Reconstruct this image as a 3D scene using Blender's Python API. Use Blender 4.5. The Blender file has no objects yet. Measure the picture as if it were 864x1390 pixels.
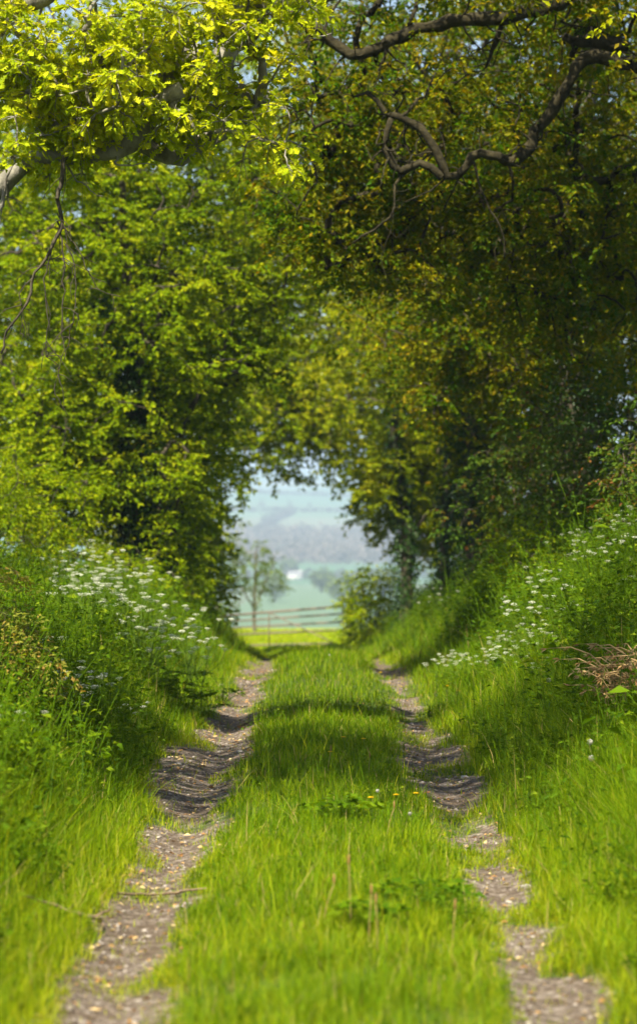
import bpy, math
import numpy as np
from mathutils import Vector

rng = np.random.default_rng(11)
C = bpy.context.scene.collection
F = 3500.0            # focal length in photo pixels
EYE = 1.8
HOR = 714.0
def P(px, py, Y):
    return np.array([(px - 432.0) / F * Y, Y, EYE + (HOR - py) / F * Y])
def pts(Y, *xy, dy=0.0):
    """a limb given by measured positions; dy drifts it in depth along its length"""
    return [P(x, y, Y + dy * i) for i, (x, y) in enumerate(xy)]

# ------------------------------------------------------------------ tags
def setp(o, label=None, cat=None, group=None, kind=None):
    if label: o['label'] = label
    if cat: o['category'] = cat
    if group: o['group'] = group
    if kind: o['kind'] = kind
    return o
def empty(name, loc=(0, 0, 0), rz=0.0):
    o = bpy.data.objects.new(name, None)
    o.empty_display_size = 0.3
    o.location = [float(v) for v in loc]; o.rotation_euler = (0, 0, rz)
    C.objects.link(o)
    return o
def copy_tree(o, parent=None):
    c = o.copy(); C.objects.link(c); c.parent = parent
    for ch in list(o.children):
        copy_tree(ch, c)
    return c

# ------------------------------------------------------------------ mesh building from numpy arrays
class MB:
    def __init__(s):
        s.v = []; s.f = []; s.ls = []; s.t = []; s.n = 0; s.mi = []
    def add(s, V, faces, tint=None, mi=0):
        """V (k,3); faces: list of (m,c) index arrays"""
        V = np.asarray(V, dtype=np.float32).reshape(-1, 3)
        if tint is None: tint = np.full(len(V), .5, np.float32)
        elif np.isscalar(tint): tint = np.full(len(V), tint, np.float32)
        s.v.append(V); s.t.append(np.asarray(tint, np.float32))
        for fa in faces:
            fa = np.asarray(fa, dtype=np.int32)
            if fa.size == 0: continue
            s.f.append((fa + s.n).ravel()); s.ls.append(np.full(fa.shape[0], fa.shape[1], np.int32))
            s.mi.append(np.full(fa.shape[0], mi, np.int32))
        s.n += len(V)
    def merge(s, o, mi):
        s.f += [f + s.n for f in o.f]; s.v += o.v; s.t += o.t; s.ls += o.ls
        s.mi += [np.full(len(x), mi, np.int32) for x in o.mi]; s.n += o.n
    def build(s, name, mats, parent=None, smooth=False, origin=None):
        me = bpy.data.meshes.new(name)
        V = np.concatenate(s.v); L = np.concatenate(s.f); T = np.concatenate(s.ls)
        if origin is not None: V = V - np.asarray(origin, np.float32)
        me.vertices.add(len(V)); me.vertices.foreach_set('co', V.ravel())
        me.loops.add(len(L)); me.loops.foreach_set('vertex_index', L)
        me.polygons.add(len(T))
        st = np.zeros(len(T), np.int32); st[1:] = np.cumsum(T)[:-1]
        me.polygons.foreach_set('loop_start', st); me.polygons.foreach_set('loop_total', T)
        if smooth: me.polygons.foreach_set('use_smooth', np.ones(len(T), bool))
        if not isinstance(mats, (list, tuple)): mats = [mats]
        for m in mats: me.materials.append(m)
        me.polygons.foreach_set('material_index', np.concatenate(s.mi))
        a = me.attributes.new('tint', 'FLOAT', 'POINT'); a.data.foreach_set('value', np.concatenate(s.t))
        me.update(calc_edges=True)
        o = bpy.data.objects.new(name, me); C.objects.link(o)
        if parent is not None: o.parent = parent
        elif origin is not None: o.location = [float(q) for q in origin]
        return o

def unit(a):
    return a / np.maximum(np.linalg.norm(a, axis=-1, keepdims=True), 1e-9)

def tubes(mb, Pn, R, sides=5, tint=.5, bump=0.0):
    """Pn (N,K,3), R (N,K)"""
    Pn = np.asarray(Pn, float); R = np.asarray(R, float)
    if len(Pn) == 0: return
    N, K, _ = Pn.shape
    T = np.gradient(Pn, axis=1); T = unit(T)
    main = unit(Pn[:, -1] - Pn[:, 0])
    ref = np.where(np.abs(main[:, 2:3]) > .8, np.array([[1., 0, 0]]), np.array([[0, 0, 1.]]))
    ref = np.repeat(ref[:, None], K, 1)
    A = unit(np.cross(T, ref)); B = np.cross(T, A)
    th = np.arange(sides) / sides * 2 * np.pi
    Rr = R[:, :, None] * (1 + (rng.uniform(-bump, bump, (N, K, sides)) if bump else 0))
    V = Pn[:, :, None] + (A[:, :, None] * np.cos(th)[:, None] + B[:, :, None] * np.sin(th)[:, None]) * Rr[..., None]
    idx = np.arange(N * K * sides).reshape(N, K, sides)
    a = idx[:, :-1]; b = idx[:, 1:]
    q = np.stack([a, np.roll(a, -1, 2), np.roll(b, -1, 2), b], -1).reshape(-1, 4)
    caps = idx[:, -1, :].reshape(N, sides)
    mb.add(V.reshape(-1, 3), [q, caps], tint if not np.isscalar(tint) else tint)

def smooth_line(p, step=.12, jit=0.0):
    p = np.asarray(p, float)
    if len(p) < 3:
        q = np.linspace(0, 1, max(3, int(np.linalg.norm(p[-1] - p[0]) / step)))[:, None]
        out = p[0] + (p[-1] - p[0]) * q
    else:
        e = np.vstack([2 * p[0] - p[1], p, 2 * p[-1] - p[-2]])
        out = []
        for i in range(1, len(e) - 2):
            n = max(2, int(np.linalg.norm(e[i + 1] - e[i]) / step))
            for k in range(n):
                t = k / n
                out.append(.5 * ((2 * e[i]) + (-e[i - 1] + e[i + 1]) * t + (2 * e[i - 1] - 5 * e[i] + 4 * e[i + 1] - e[i + 2]) * t * t
                                 + (-e[i - 1] + 3 * e[i] - 3 * e[i + 1] + e[i + 2]) * t ** 3))
        out.append(e[-2]); out = np.array(out)
    if jit: out[1:] += rng.normal(0, jit, out[1:].shape)
    return out

# leaf templates: (k,3) in (along, across, up), faces
def tpl_simple():
    v = np.array([[0, 0, 0], [.45, .5, .1], [1, 0, -.12], [.45, -.5, .1]])
    return v, [np.array([[0, 2, 1], [0, 3, 2]])]
def tpl_oak():
    xs = [0, .18, .30, .42, .52, .66, .78, .92, 1.0]
    ys = [0, .10, .36, .10, .50, .14, .48, .18, 0]
    n = len(xs)
    v = [[x, 0, .04 - .25 * x * x] for x in (0, 1.0)]
    up = [[x, y, .04 - .25 * x * x + .25 * y] for x, y in zip(xs[1:-1], ys[1:-1])]
    dn = [[x, -y, .04 - .25 * x * x + .25 * y] for x, y in zip(xs[1:-1], ys[1:-1])]
    v = np.array(v + up + dn)
    m = n - 2
    f1 = np.array([[0, 1] + [2 + m - 1 - i for i in range(m)]])
    f2 = np.array([[1, 0] + [2 + m + i for i in range(m)]])
    return v, [f1, f2]
def tpl_lobed():   # maple or hawthorn like
    v = np.array([[0, 0, 0], [.30, .18, .03], [.38, .52, .08], [.62, .2, .03], [1, 0, -.14], [.62, -.2, .03], [.38, -.52, .08], [.30, -.18, .03]])
    return v, [np.array([[0, 4, 3, 2, 1], [0, 7, 6, 5, 4]])]
def tpl_disc(n=6):
    th = np.arange(n) / n * 2 * np.pi
    v = np.stack([np.cos(th), np.sin(th), 0 * th], 1) * .5
    return v, [np.arange(n)[None]]
SIMPLE, OAK, LOBED, DISC = tpl_simple(), tpl_oak(), tpl_lobed(), tpl_disc()

def leaves(mb, tpl, pos, axis, nrm, length, width, tint, mi=0):
    v, fs = tpl
    N = len(pos); k = len(v)
    if N == 0: return
    axis = unit(axis); B = unit(np.cross(nrm, axis)); Nn = np.cross(axis, B)
    L = np.broadcast_to(np.asarray(length, float), (N,))[:, None, None]
    W = np.broadcast_to(np.asarray(width, float), (N,))[:, None, None]
    V = pos[:, None] + axis[:, None] * v[None, :, 0:1] * L + B[:, None] * v[None, :, 1:2] * W + Nn[:, None] * v[None, :, 2:3] * L
    off = (np.arange(N) * k)[:, None, None]
    faces = [(f[None] + off).reshape(-1, f.shape[1]) for f in fs]
    mb.add(V.reshape(-1, 3), faces, np.repeat(np.broadcast_to(tint, (N,)), k), mi)

# ------------------------------------------------------------------ materials
def mat(name):
    m = bpy.data.materials.new(name); m.use_nodes = True
    nt = m.node_tree; nt.nodes.clear()
    return m, nt, nt.nodes.new('ShaderNodeOutputMaterial')
def ramp(nt, stops, fac, interp='LINEAR'):
    r = nt.nodes.new('ShaderNodeValToRGB'); cr = r.color_ramp; cr.interpolation = interp
    while len(cr.elements) < len(stops): cr.elements.new(.5)
    for e, (p, c) in zip(cr.elements, stops):
        e.position = p; e.color = (*c, 1)
    nt.links.new(fac, r.inputs[0]); return r.outputs[0]
def noise(nt, scale, detail=4, rough=.6, vec=None, dist=0):
    n = nt.nodes.new('ShaderNodeTexNoise'); n.inputs['Scale'].default_value = scale
    n.inputs['Detail'].default_value = detail; n.inputs['Roughness'].default_value = rough
    n.inputs['Distortion'].default_value = dist
    if vec is None:
        vec = nt.nodes.new('ShaderNodeTexCoord').outputs['Object']
    nt.links.new(vec, n.inputs['Vector']); return n.outputs['Fac']
def mathn(nt, op, a, b=None, clamp=False):
    n = nt.nodes.new('ShaderNodeMath'); n.operation = op; n.use_clamp = clamp
    for i, q in enumerate((a, b)):
        if q is None: continue
        if isinstance(q, (int, float)): n.inputs[i].default_value = q
        else: nt.links.new(q, n.inputs[i])
    return n.outputs[0]
def mixc(nt, fac, a, b):
    n = nt.nodes.new('ShaderNodeMix'); n.data_type = 'RGBA'
    for s, q in ((n.inputs[0], fac), (n.inputs[6], a), (n.inputs[7], b)):
        if isinstance(q, (int, float)): s.default_value = q
        elif isinstance(q, tuple): s.default_value = (*q, 1)
        else: nt.links.new(q, s)
    return n.outputs[2]
def bumpn(nt, h, strength, dist=.02):
    b = nt.nodes.new('ShaderNodeBump'); b.inputs['Strength'].default_value = strength; b.inputs['Distance'].default_value = dist
    nt.links.new(h, b.inputs['Height']); return b.outputs[0]
def attr(nt, name='tint'):
    a = nt.nodes.new('ShaderNodeAttribute'); a.attribute_name = name; return a.outputs['Fac']

def leaf_mat(name, stops, trans=.4, rough=.55, spec=.05, tgain=(1.35, 1.25, .4)):
    m, nt, out = mat(name)
    col = ramp(nt, stops, attr(nt))
    p = nt.nodes.new('ShaderNodeBsdfPrincipled')
    nt.links.new(col, p.inputs['Base Color']); p.inputs['Roughness'].default_value = rough
    p.inputs['Specular IOR Level'].default_value = spec
    t = nt.nodes.new('ShaderNodeBsdfTranslucent')
    mx = nt.nodes.new('ShaderNodeMix'); mx.data_type = 'RGBA'; mx.blend_type = 'MULTIPLY'; mx.inputs[0].default_value = 1
    nt.links.new(col, mx.inputs[6]); mx.inputs[7].default_value = (*tgain, 1)
    nt.links.new(mx.outputs[2], t.inputs['Color'])
    ms = nt.nodes.new('ShaderNodeMixShader'); ms.inputs[0].default_value = trans
    nt.links.new(p.outputs[0], ms.inputs[1]); nt.links.new(t.outputs[0], ms.inputs[2])
    nt.links.new(ms.outputs[0], out.inputs['Surface'])
    return m
def plain_mat(name, c1, c2, scale=20, rough=.8, bump=0.0, spec=.3, metal=0.0, stretch=None, bd=.02):
    m, nt, out = mat(name)
    p = nt.nodes.new('ShaderNodeBsdfPrincipled'); vec = None
    if stretch:
        tc = nt.nodes.new('ShaderNodeTexCoord'); mp = nt.nodes.new('ShaderNodeMapping')
        mp.inputs['Scale'].default_value = stretch
        nt.links.new(tc.outputs['Object'], mp.inputs[0]); vec = mp.outputs[0]
    n = noise(nt, scale, 6, .65, vec)
    nt.links.new(ramp(nt, [(.3, c1), (.68, c2)], n), p.inputs['Base Color'])
    p.inputs['Roughness'].default_value = rough; p.inputs['Specular IOR Level'].default_value = spec
    p.inputs['Metallic'].default_value = metal
    if bump: nt.links.new(bumpn(nt, n, bump, bd), p.inputs['Normal'])
    nt.links.new(p.outputs[0], out.inputs['Surface'])
    return m

M = {}
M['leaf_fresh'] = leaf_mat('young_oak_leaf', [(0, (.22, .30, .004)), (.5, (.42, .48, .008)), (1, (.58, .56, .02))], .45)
M['leaf_dark_oak'] = leaf_mat('oak_leaf_painted_shade', [(0, (.045, .11, .001)), (.42, (.115, .15, .001)), (.72, (.19, .17, .002)), (.88, (.24, .16, .004)), (1, (.36, .40, .004))], .45)  # darker copy of the oak leaf; crown shade is put into its colour
M['leaf_maple'] = leaf_mat('maple_leaf', [(0, (.09, .16, .001)), (.5, (.22, .31, .002)), (1, (.40, .43, .008))], .53)
M['leaf_gold'] = leaf_mat('yellow_green_leaf', [(0, (.10, .15, .001)), (.5, (.21, .265, .002)), (1, (.38, .37, .010))], .5)
M['leaf_thorn'] = leaf_mat('hawthorn_leaf', [(0, (.04, .09, .008)), (.6, (.085, .13, .012)), (.85, (.13, .09, .015)), (1, (.16, .07, .02))], .35)
M['leaf_ivy'] = leaf_mat('ivy_leaf', [(0, (.010, .03, .003)), (.7, (.022, .06, .006)), (1, (.06, .11, .012))], .12, .4, .2)
M['leaf_far'] = leaf_mat('far_tree_leaf', [(0, (.06, .10, .02)), (1, (.15, .20, .04))], .35)
M['leaf_wood'] = leaf_mat('far_wood_leaf', [(0, (.07, .08, .06)), (.6, (.15, .13, .12)), (1, (.26, .22, .2))], .3)
M['grass'] = leaf_mat('grass_blade', [(0, (.04, .10, .002)), (.45, (.115, .21, .002)), (.8, (.23, .31, .003)), (.94, (.32, .34, .010)), (1, (.42, .32, .12))], .45, .5, .07)
M['weed'] = leaf_mat('weed_leaf', [(0, (.030, .078, .002)), (.5, (.085, .16, .003)), (1, (.20, .26, .008))], .42)
M['pale_leaf'] = leaf_mat('pale_shrub_leaf', [(0, (.13, .18, .02)), (.6, (.26, .27, .04)), (1, (.36, .22, .06))], .42)
M['flower_white'] = leaf_mat('white_petal', [(0, (.55, .58, .42)), (1, (.82, .82, .74))], .3, .6, .2, (1, 1, .95))
M['flower_yellow'] = leaf_mat('yellow_petal', [(0, (.75, .45, .01)), (1, (.85, .62, .01))], .25, .6, .2, (1, 1, .8))
M['seed_fluff'] = leaf_mat('seed_fluff', [(0, (.42, .42, .36)), (1, (.62, .60, .54))], .5, .8, .1, (1, 1, 1))
M['dry'] = leaf_mat('dry_grass', [(0, (.28, .14, .05)), (.5, (.46, .29, .12)), (1, (.66, .52, .28))], .3, .6, .2, (1, 1, .8))
M['stem'] = leaf_mat('green_stem', [(0, (.06, .13, .015)), (1, (.15, .22, .03))], .2)
M['bark_oak'] = plain_mat('lichened_oak_bark', (.055, .048, .04), (.30, .28, .23), 9, .9, .9, stretch=(1, 1, .45), bd=.04)
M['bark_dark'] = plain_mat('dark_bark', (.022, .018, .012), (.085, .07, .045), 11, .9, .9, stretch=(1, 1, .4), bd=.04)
M['bark_black'] = plain_mat('oak_bark_painted_shade', (.010, .009, .006), (.05, .042, .022), 12, .95, .9, spec=.1, bd=.03)  # near-black tone paints the shade of the boughs into the bark
M['bark_grey'] = plain_mat('grey_bark', (.05, .045, .032), (.18, .16, .11), 10, .9, .7)
M['stick'] = plain_mat('dead_wood', (.07, .045, .03), (.24, .17, .11), 30, .9, .6)
M['stone'] = plain_mat('field_stone', (.20, .18, .16), (.46, .42, .38), 14, .85, .5)
M['rust'] = plain_mat('rusty_galvanised_steel', (.12, .08, .06), (.24, .20, .17), 18, .7, .2, metal=.2)
M['post'] = plain_mat('weathered_post', (.07, .055, .04), (.20, .17, .13), 14, .9, .6, stretch=(1, 1, .2))
M['wall_white'] = plain_mat('white_render', (.6, .58, .54), (.78, .76, .72), 2, .8)
M['slate'] = plain_mat('slate_roof', (.16, .16, .18), (.26, .26, .28), 3, .7)
M['glass'] = plain_mat('dark_glass', (.03, .035, .04), (.05, .055, .06), 3, .1, spec=.8)

# ------------------------------------------------------------------ terrain
def sn(x, y, s, seed=0):
    """smooth pseudo noise -1..1"""
    x = np.asarray(x, float) * s; y = np.asarray(y, float) * s
    r = np.random.default_rng(1000 + seed)
    o = 0
    for k in range(5):
        a = r.uniform(0, 6.28); f = r.uniform(.6, 1.9); p = r.uniform(0, 6.28)
        o = o + np.sin((x * math.cos(a) + y * math.sin(a)) * f * 6.28 + p + 1.3 * np.sin((x * math.sin(a) - y * math.cos(a)) * f * 4.1 + p * 2))
    return o / 3.2
def ss(a, b, t):
    t = np.clip((np.asarray(t, float) - a) / (b - a), 0, 1); return t * t * (3 - 2 * t)
YK = np.array([-60, 0, 30, 34, 42, 50, 65, 81, 110, 150, 210, 300, 500, 900, 1100, 1300, 1600, 2000, 2600, 3600, 6000.])
ZK = np.array([.3, 0, 0, -.02, -.3, -.72, -1.4, -2.06, -3.0, -4.15, -8, -13, -15.5, -16.0, -11, -3, 13, 40, 52, 75, 60.])
_m = YK > 200
YK[_m] = 200 + (YK[_m] - 200) * 3; ZK[_m] = EYE + (ZK[_m] - EYE) * (YK[_m] / ((YK[_m] - 200) / 3 + 200))
def base_z(Y):
    return np.interp(Y, YK, ZK)
def xc(Y):
    Y = np.asarray(Y, float)
    return .03 - 1.15 * ss(42, 90, Y)
RL, RR = -.83, .88
def bankL(d):   # d: distance outwards from the left foot of the bank
    return np.interp(d, [0, .3, .8, 1.3, 2.2, 4, 8, 30], [0, .14, .46, .62, .82, .98, 1.05, 1.15])
def bankR(d):
    return np.interp(d, [0, .3, .9, 1.5, 2.3, 3.4, 6, 30], [0, .10, .55, 1.0, 1.62, 2.1, 2.35, 2.4])
def gz(X, Y):
    X = np.asarray(X, float); Y = np.asarray(Y, float)
    z = base_z(Y)
    near = 1 - ss(62, 80, Y)
    x = X - xc(Y)
    wob = .12 * sn(Y, 0 * Y, .11, 3)
    fl = .35 * ss(11, 8, Y) 
    z = z + near * (bankL(np.maximum(0, -x - 1.35 - wob)) + bankR(np.maximum(0, x - 1.28 + wob)) * (1 - .25 * ss(20, 12, Y)))
    lane = (1 - ss(95, 120, Y))
    z = z + lane * (.05 * np.exp(-(x / .42) ** 2) - .075 * np.exp(-((x - RL) / .2) ** 2) - .075 * np.exp(-((x - RR) / .2) ** 2))
    d = np.abs(x)
    z = z + (.007 * sn(X, Y, 1.3, 1) + .012 * sn(X, Y, .45, 2)) * (1 - ss(60, 90, Y)) + .05 * sn(X, Y, .3, 5) * ss(1.4, 2.6, d) * near
    far = ss(500, 2300, Y)
    z = z + far * (5 * sn(X, Y, .0006, 7) + ss(2800, 6400, Y) * 40 * sn(X, Y, .0002, 8))
    side = ss(30, 200, np.abs(X)) * (1 - ss(100, 500, Y))
    return z + side * .5 * sn(X, Y, .01, 9)
def rut_mask(X, Y):
    x = X - xc(Y)
    n1 = .12 * sn(X, Y, .8, 20) + .07 * sn(X, Y, 2.7, 21) + .06 * sn(X, Y, 6, 24)
    w = .17 + .06 * sn(Y, 0 * Y, .23, 22) + .05 * ss(14, 10, Y)
    wide = np.exp(-((Y - 19.5) / 3.2) ** 2)
    a = 1 - ss(w - .06 + .13 * wide, w + .13 + .16 * wide, np.abs(x - RL + .09 * wide + n1 * .7))
    b = 1 - ss(w - .11 + .07 * wide, w + .07 + .09 * wide - .03 * ss(13, 11.5, Y), np.abs(x - RR + n1 * .7))
    m = np.maximum(a, b) * (1 - ss(48, 60, Y))
    m = m * (1 - .6 * ss(.15, .7, sn(X * 2.2, Y * .55, .62, 23)))
    m = m * (1 - .62 * np.exp(-((Y - 12.25) / .45) ** 2) * (x > 0)) * (1 - .55 * np.exp(-((Y - 12.95) / .22) ** 2) * (x < 0))
    return np.clip(m, 0, 1)

def axis_vals(segs):
    out = [segs[0][0]]
    for a, b, st in segs:
        n = max(1, int(round((b - a) / st)))
        out += list(a + (b - a) * (np.arange(1, n + 1) / n))
    return np.array(out)
xs = axis_vals([(-9000, -3000, 600), (-3000, -1000, 150), (-1000, -200, 80), (-200, -40, 16), (-40, -10, 2), (-10, -3, .35), (-3, 3.5, .055), (3.5, 10, .35), (10, 40, 2), (40, 200, 16), (200, 1000, 80), (1000, 3000, 150), (3000, 9000, 600)])
ys = axis_vals([(-60, 0, 5), (0, 8, .5), (8, 22, .08), (22, 45, .18), (45, 90, .6), (90, 200, 4), (200, 600, 20), (600, 2600, 50), (2600, 9000, 160), (9000, 17600, 1200)])
GX, GY = np.meshgrid(xs, ys)
GZ = gz(GX, GY)
mb = MB()
nx, ny = len(xs), len(ys)
idx = np.arange(nx * ny).reshape(ny, nx)
q = np.stack([idx[:-1, :-1], idx[:-1, 1:], idx[1:, 1:], idx[1:, :-1]], -1).reshape(-1, 4)
mb.add(np.stack([GX, GY, GZ], -1).reshape(-1, 3), [q], rut_mask(GX, GY).ravel())

m, nt, out = mat('lane_and_land')
M['ground'] = m
geo = nt.nodes.new('ShaderNodeNewGeometry'); pos = geo.outputs['Position']
sep = nt.nodes.new('ShaderNodeSeparateXYZ'); nt.links.new(pos, sep.inputs[0])
fine = noise(nt, 55, 5, .7, pos); mid = noise(nt, 9, 5, .65, pos); big = noise(nt, 1.6, 4, .6, pos)
gravel_v = nt.nodes.new('ShaderNodeTexVoronoi'); gravel_v.inputs['Scale'].default_value = 42
nt.links.new(pos, gravel_v.inputs['Vector'])
sg = nt.nodes.new('ShaderNodeSeparateColor'); nt.links.new(gravel_v.outputs['Color'], sg.inputs[0])
stonec = ramp(nt, [(0, (.06, .046, .036)), (.5, (.14, .11, .09)), (1, (.28, .24, .21))], sg.outputs[0])
soil = ramp(nt, [(.25, (.035, .024, .015)), (.75, (.115, .08, .055))], fine)
g = mixc(nt, mathn(nt, 'MULTIPLY', mathn(nt, 'SUBTRACT', mid, .36), 4, True), soil, stonec)
g = mixc(nt, mathn(nt, 'MULTIPLY', mathn(nt, 'SUBTRACT', big, .5), 3.2, True), g, soil)
under = ramp(nt, [(.3, (.03, .045, .012)), (.7, (.07, .10, .02))], mid)
rutv = mathn(nt, 'ADD', attr(nt), mathn(nt, 'MULTIPLY', mathn(nt, 'SUBTRACT', mid, .5), .8))
rutf = mathn(nt, 'MULTIPLY', mathn(nt, 'SUBTRACT', rutv, .3), 4, True)
near = mixc(nt, rutf, under, g)
# the field beyond the gate and the far fields
fieldn = noise(nt, .5, 5, .65, pos)
field = ramp(nt, [(.3, (.26, .34, .012)), (.7, (.40, .42, .02))], fieldn)
vf = nt.nodes.new('ShaderNodeTexVoronoi'); vf.inputs['Scale'].default_value = .0019; vf.inputs['Randomness'].default_value = .9
mpf = nt.nodes.new('ShaderNodeMapping'); mpf.inputs['Scale'].default_value = (1.0, .8, 0.0); nt.links.new(pos, mpf.inputs[0])
nt.links.new(mpf.outputs[0], vf.inputs['Vector'])
sf = nt.nodes.new('ShaderNodeSeparateColor'); nt.links.new(vf.outputs['Color'], sf.inputs[0])
farf = ramp(nt, [(0, (.06, .12, .06)), (.35, (.08, .13, .07)), (.6, (.11, .13, .08)), (.85, (.10, .13, .08)), (1, (.08, .13, .06))], sf.outputs[0], 'CONSTANT')
f1 = mathn(nt, 'MULTIPLY', mathn(nt, 'SUBTRACT', sep.outputs[1], 74), .08, True)
f2 = mathn(nt, 'MULTIPLY', mathn(nt, 'SUBTRACT', sep.outputs[1], 210), .005, True)
col = mixc(nt, f2, mixc(nt, f1, near, field), farf)
p = nt.nodes.new('ShaderNodeBsdfPrincipled'); p.inputs['Roughness'].default_value = .95; p.inputs['Specular IOR Level'].default_value = .2
nt.links.new(col, p.inputs['Base Color'])
hh = mathn(nt, 'ADD', mathn(nt, 'MULTIPLY', fine, .6), mathn(nt, 'MULTIPLY', mathn(nt, 'SUBTRACT', 1.0, gravel_v.outputs['Distance']), .5))
hh = mathn(nt, 'ADD', hh, mathn(nt, 'MULTIPLY', mid, 1.2))
nt.links.new(bumpn(nt, hh, .8, .03), p.inputs['Normal'])
nt.links.new(p.outputs[0], out.inputs['Surface'])
setp(mb.build('ground', M['ground'], smooth=True), kind='structure')

# ------------------------------------------------------------------ clear arch of the lane
def in_arch(p, grow=0.0):
    Y = p[:, 1]
    xl = np.interp(Y, [20, 28, 40, 60, 80], [-3.2, -2.4, -1.65, -1.72, -2.35]) - grow
    xr = np.interp(Y, [20, 28, 40, 60, 80], [3.2, 2.0, 1.35, .80, .85]) + grow
    zt = np.interp(Y, [20, 28, 40, 60, 80], [3.9, 3.5, 3.4, 2.75, 2.85]) + grow
    zm = 1.0
    cx = (xl + xr) / 2; hw = (xr - xl) / 2
    ux = np.abs(p[:, 0] - cx) / hw
    uz = np.maximum(0, (p[:, 2] - zm)) / (zt - zm)
    return (ux ** 2 + uz ** 2) < 1

# ------------------------------------------------------------------ trees
def rand_dir(n, flat=1.0):
    d = rng.normal(size=(n, 3)); d[:, 2] *= flat
    return unit(d)

def tree(name, label, base, trunk, limbs, blobs, leafm, bark, tpl=SIMPLE, leaf=.07, R=.42, twigs=6, per=14,
         r_trunk=.25, ivy=None, group=None, arch=True, cat='tree', tip_r=.006, droop=.12, sparse=None, twig_tubes=False,
         keep=None, extra_lines=None, lw=.62, crown_name='crown', nup=.9, low=.35, dens=1.0, knobs=0):
    per = per * dens
    root = empty(name, base)
    setp(root, label, cat, group)
    nodes = []; node_r = []; owner = []      # attachable nodes
    tb = MB()
    tl = smooth_line(trunk, .25, .012)
    rt = r_trunk * np.interp(np.linspace(0, 1, len(tl)), [0, .08, .5, 1], [1.35, 1.0, .8, .35])
    tubes(tb, tl[None], rt[None], 12, bump=.07)
    for i in range(len(tl)):
        if i > len(tl) * .25: nodes.append(tl[i]); owner.append((-1, 0))
    bb = MB(); limb_mb = []
    for lp, r0, r1 in limbs:
        lm_ = MB()
        ll = smooth_line(lp, .10, .010)
        u_ = np.arange(len(ll)) * .10
        for ax_ in range(3):
            ll[:, ax_] += (.022 * np.sin(u_ * 7.1 + rng.uniform(0, 6)) + .03 * np.sin(u_ * 3.3 + rng.uniform(0, 6))) * np.clip(u_, 0, 1)
        rr = np.linspace(r0, r1, len(ll)) * (1 + .12 * np.sin(u_ * 9 + rng.uniform(0, 6)) * np.sin(u_ * 3.7 + 1))
        tubes(lm_, ll[None], rr[None], 9, bump=.17); limb_mb.append(lm_)
        for q in range(int(knobs * len(ll) * .1)):
            k_ = rng.integers(2, len(ll)); L_ = rng.uniform(.15, .6)
            d_ = rand_dir(1)[0] * [1, .5, 1] + [0, 0, -.25]
            p_ = [ll[k_], ll[k_] + d_ * L_ * .35 + rng.normal(0, .05, 3), ll[k_] + d_ * L_ * .7 + rng.normal(0, .07, 3), ll[k_] + d_ * L_ + rng.normal(0, .08, 3)]
            l2 = smooth_line(p_, .05, .006); tubes(lm_, l2[None], np.linspace(min(.013, r1 * .5), .003, len(l2))[None], 5)
        for k in range(2, len(ll), 2):
            nodes.append(ll[k]); owner.append((-1, 0))
    cl = []
    for (c, rad, n) in blobs:
        d = rand_dir(n); u = rng.uniform(0, 1, n) ** (1 / 2.2)
        cl.append(np.array(c) + d * u[:, None] * np.array(rad))
    cl = np.concatenate(cl)
    cl += rng.normal(0, .1, cl.shape)
    if arch: cl = cl[~in_arch(cl, .3)]
    gg = gz(cl[:, 0], cl[:, 1]); cl = cl[cl[:, 2] > gg + low]
    if sparse is not None:
        nn = sn(cl[:, 0] + cl[:, 2] * .7, cl[:, 1] * .6 + cl[:, 2], sparse[0], 55)
        cl = cl[nn > sparse[1]]
    if keep is not None: cl = cl[keep(cl)]
    n = len(cl)
    nd = np.array(nodes)
    dist = np.full(n, 1e9); near_i = np.zeros(n, int)
    for s in range(0, len(nd), 200):
        dd = np.linalg.norm(cl[:, None] - nd[None, s:s + 200], axis=2)
        j = dd.argmin(1); v = dd[np.arange(n), j]
        w = v < dist; dist[w] = v[w]; near_i[w] = j[w] + s
    done = np.zeros(n, bool); K = 6
    paths = np.zeros((n, K, 3)); par = np.full(n, -1); pk = np.zeros(n, int); order = []
    nodes = list(nd)
    tt = np.linspace(0, 1, K)[:, None]
    dl = dist.copy()
    for it in range(n):
        i = int(dl.argmin()); dl[i] = 1e9; done[i] = True
        a = nodes[near_i[i]]; b = cl[i]; L = np.linalg.norm(b - a)
        mid_ = (a + b) / 2 + rng.normal(0, .13, 3) * L + np.array([0, 0, .10 * L])
        pth = (1 - tt) ** 2 * a + 2 * tt * (1 - tt) * mid_ + tt ** 2 * b
        pth[1:-1] += rng.normal(0, .02 * min(L, 1), (K - 2, 3))
        paths[i] = pth
        par[i], pk[i] = owner[near_i[i]]
        order.append(i)
        s0 = len(nodes)
        for k in range(1, K):
            nodes.append(pth[k]); owner.append((i, k))
        new = pth[1:]
        dd = np.linalg.norm(cl[:, None] - new[None], axis=2)
        j = dd.argmin(1); v = dd[np.arange(n), j]
        w = (v < dist) & (~done)
        dist[w] = v[w]; near_i[w] = j[w] + s0; dl[w] = v[w]
    cnt = np.ones((n, K))
    for i in reversed(order):
        if par[i] >= 0: cnt[par[i], :pk[i] + 1] += cnt[i, 0]
    rad = tip_r * cnt ** .48 * np.linspace(1.15, 1, K)
    rad = np.minimum(rad, np.array([1, .95, .9, .85, .8, .75]) * min(.045, r_trunk * .25))
    tubes(bb, paths, rad, 5)
    # twigs and leaves
    T = twigs
    nt_ = n * T
    c = np.repeat(cl, T, 0)
    out_dir = np.repeat(unit(paths[:, -1] - paths[:, -3]), T, 0)
    d = unit(rand_dir(nt_, .55) + out_dir * .45)
    Lt = R * rng.uniform(.5, 1.25, nt_)
    sag = droop * rng.uniform(.3, 1.6, nt_)
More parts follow.
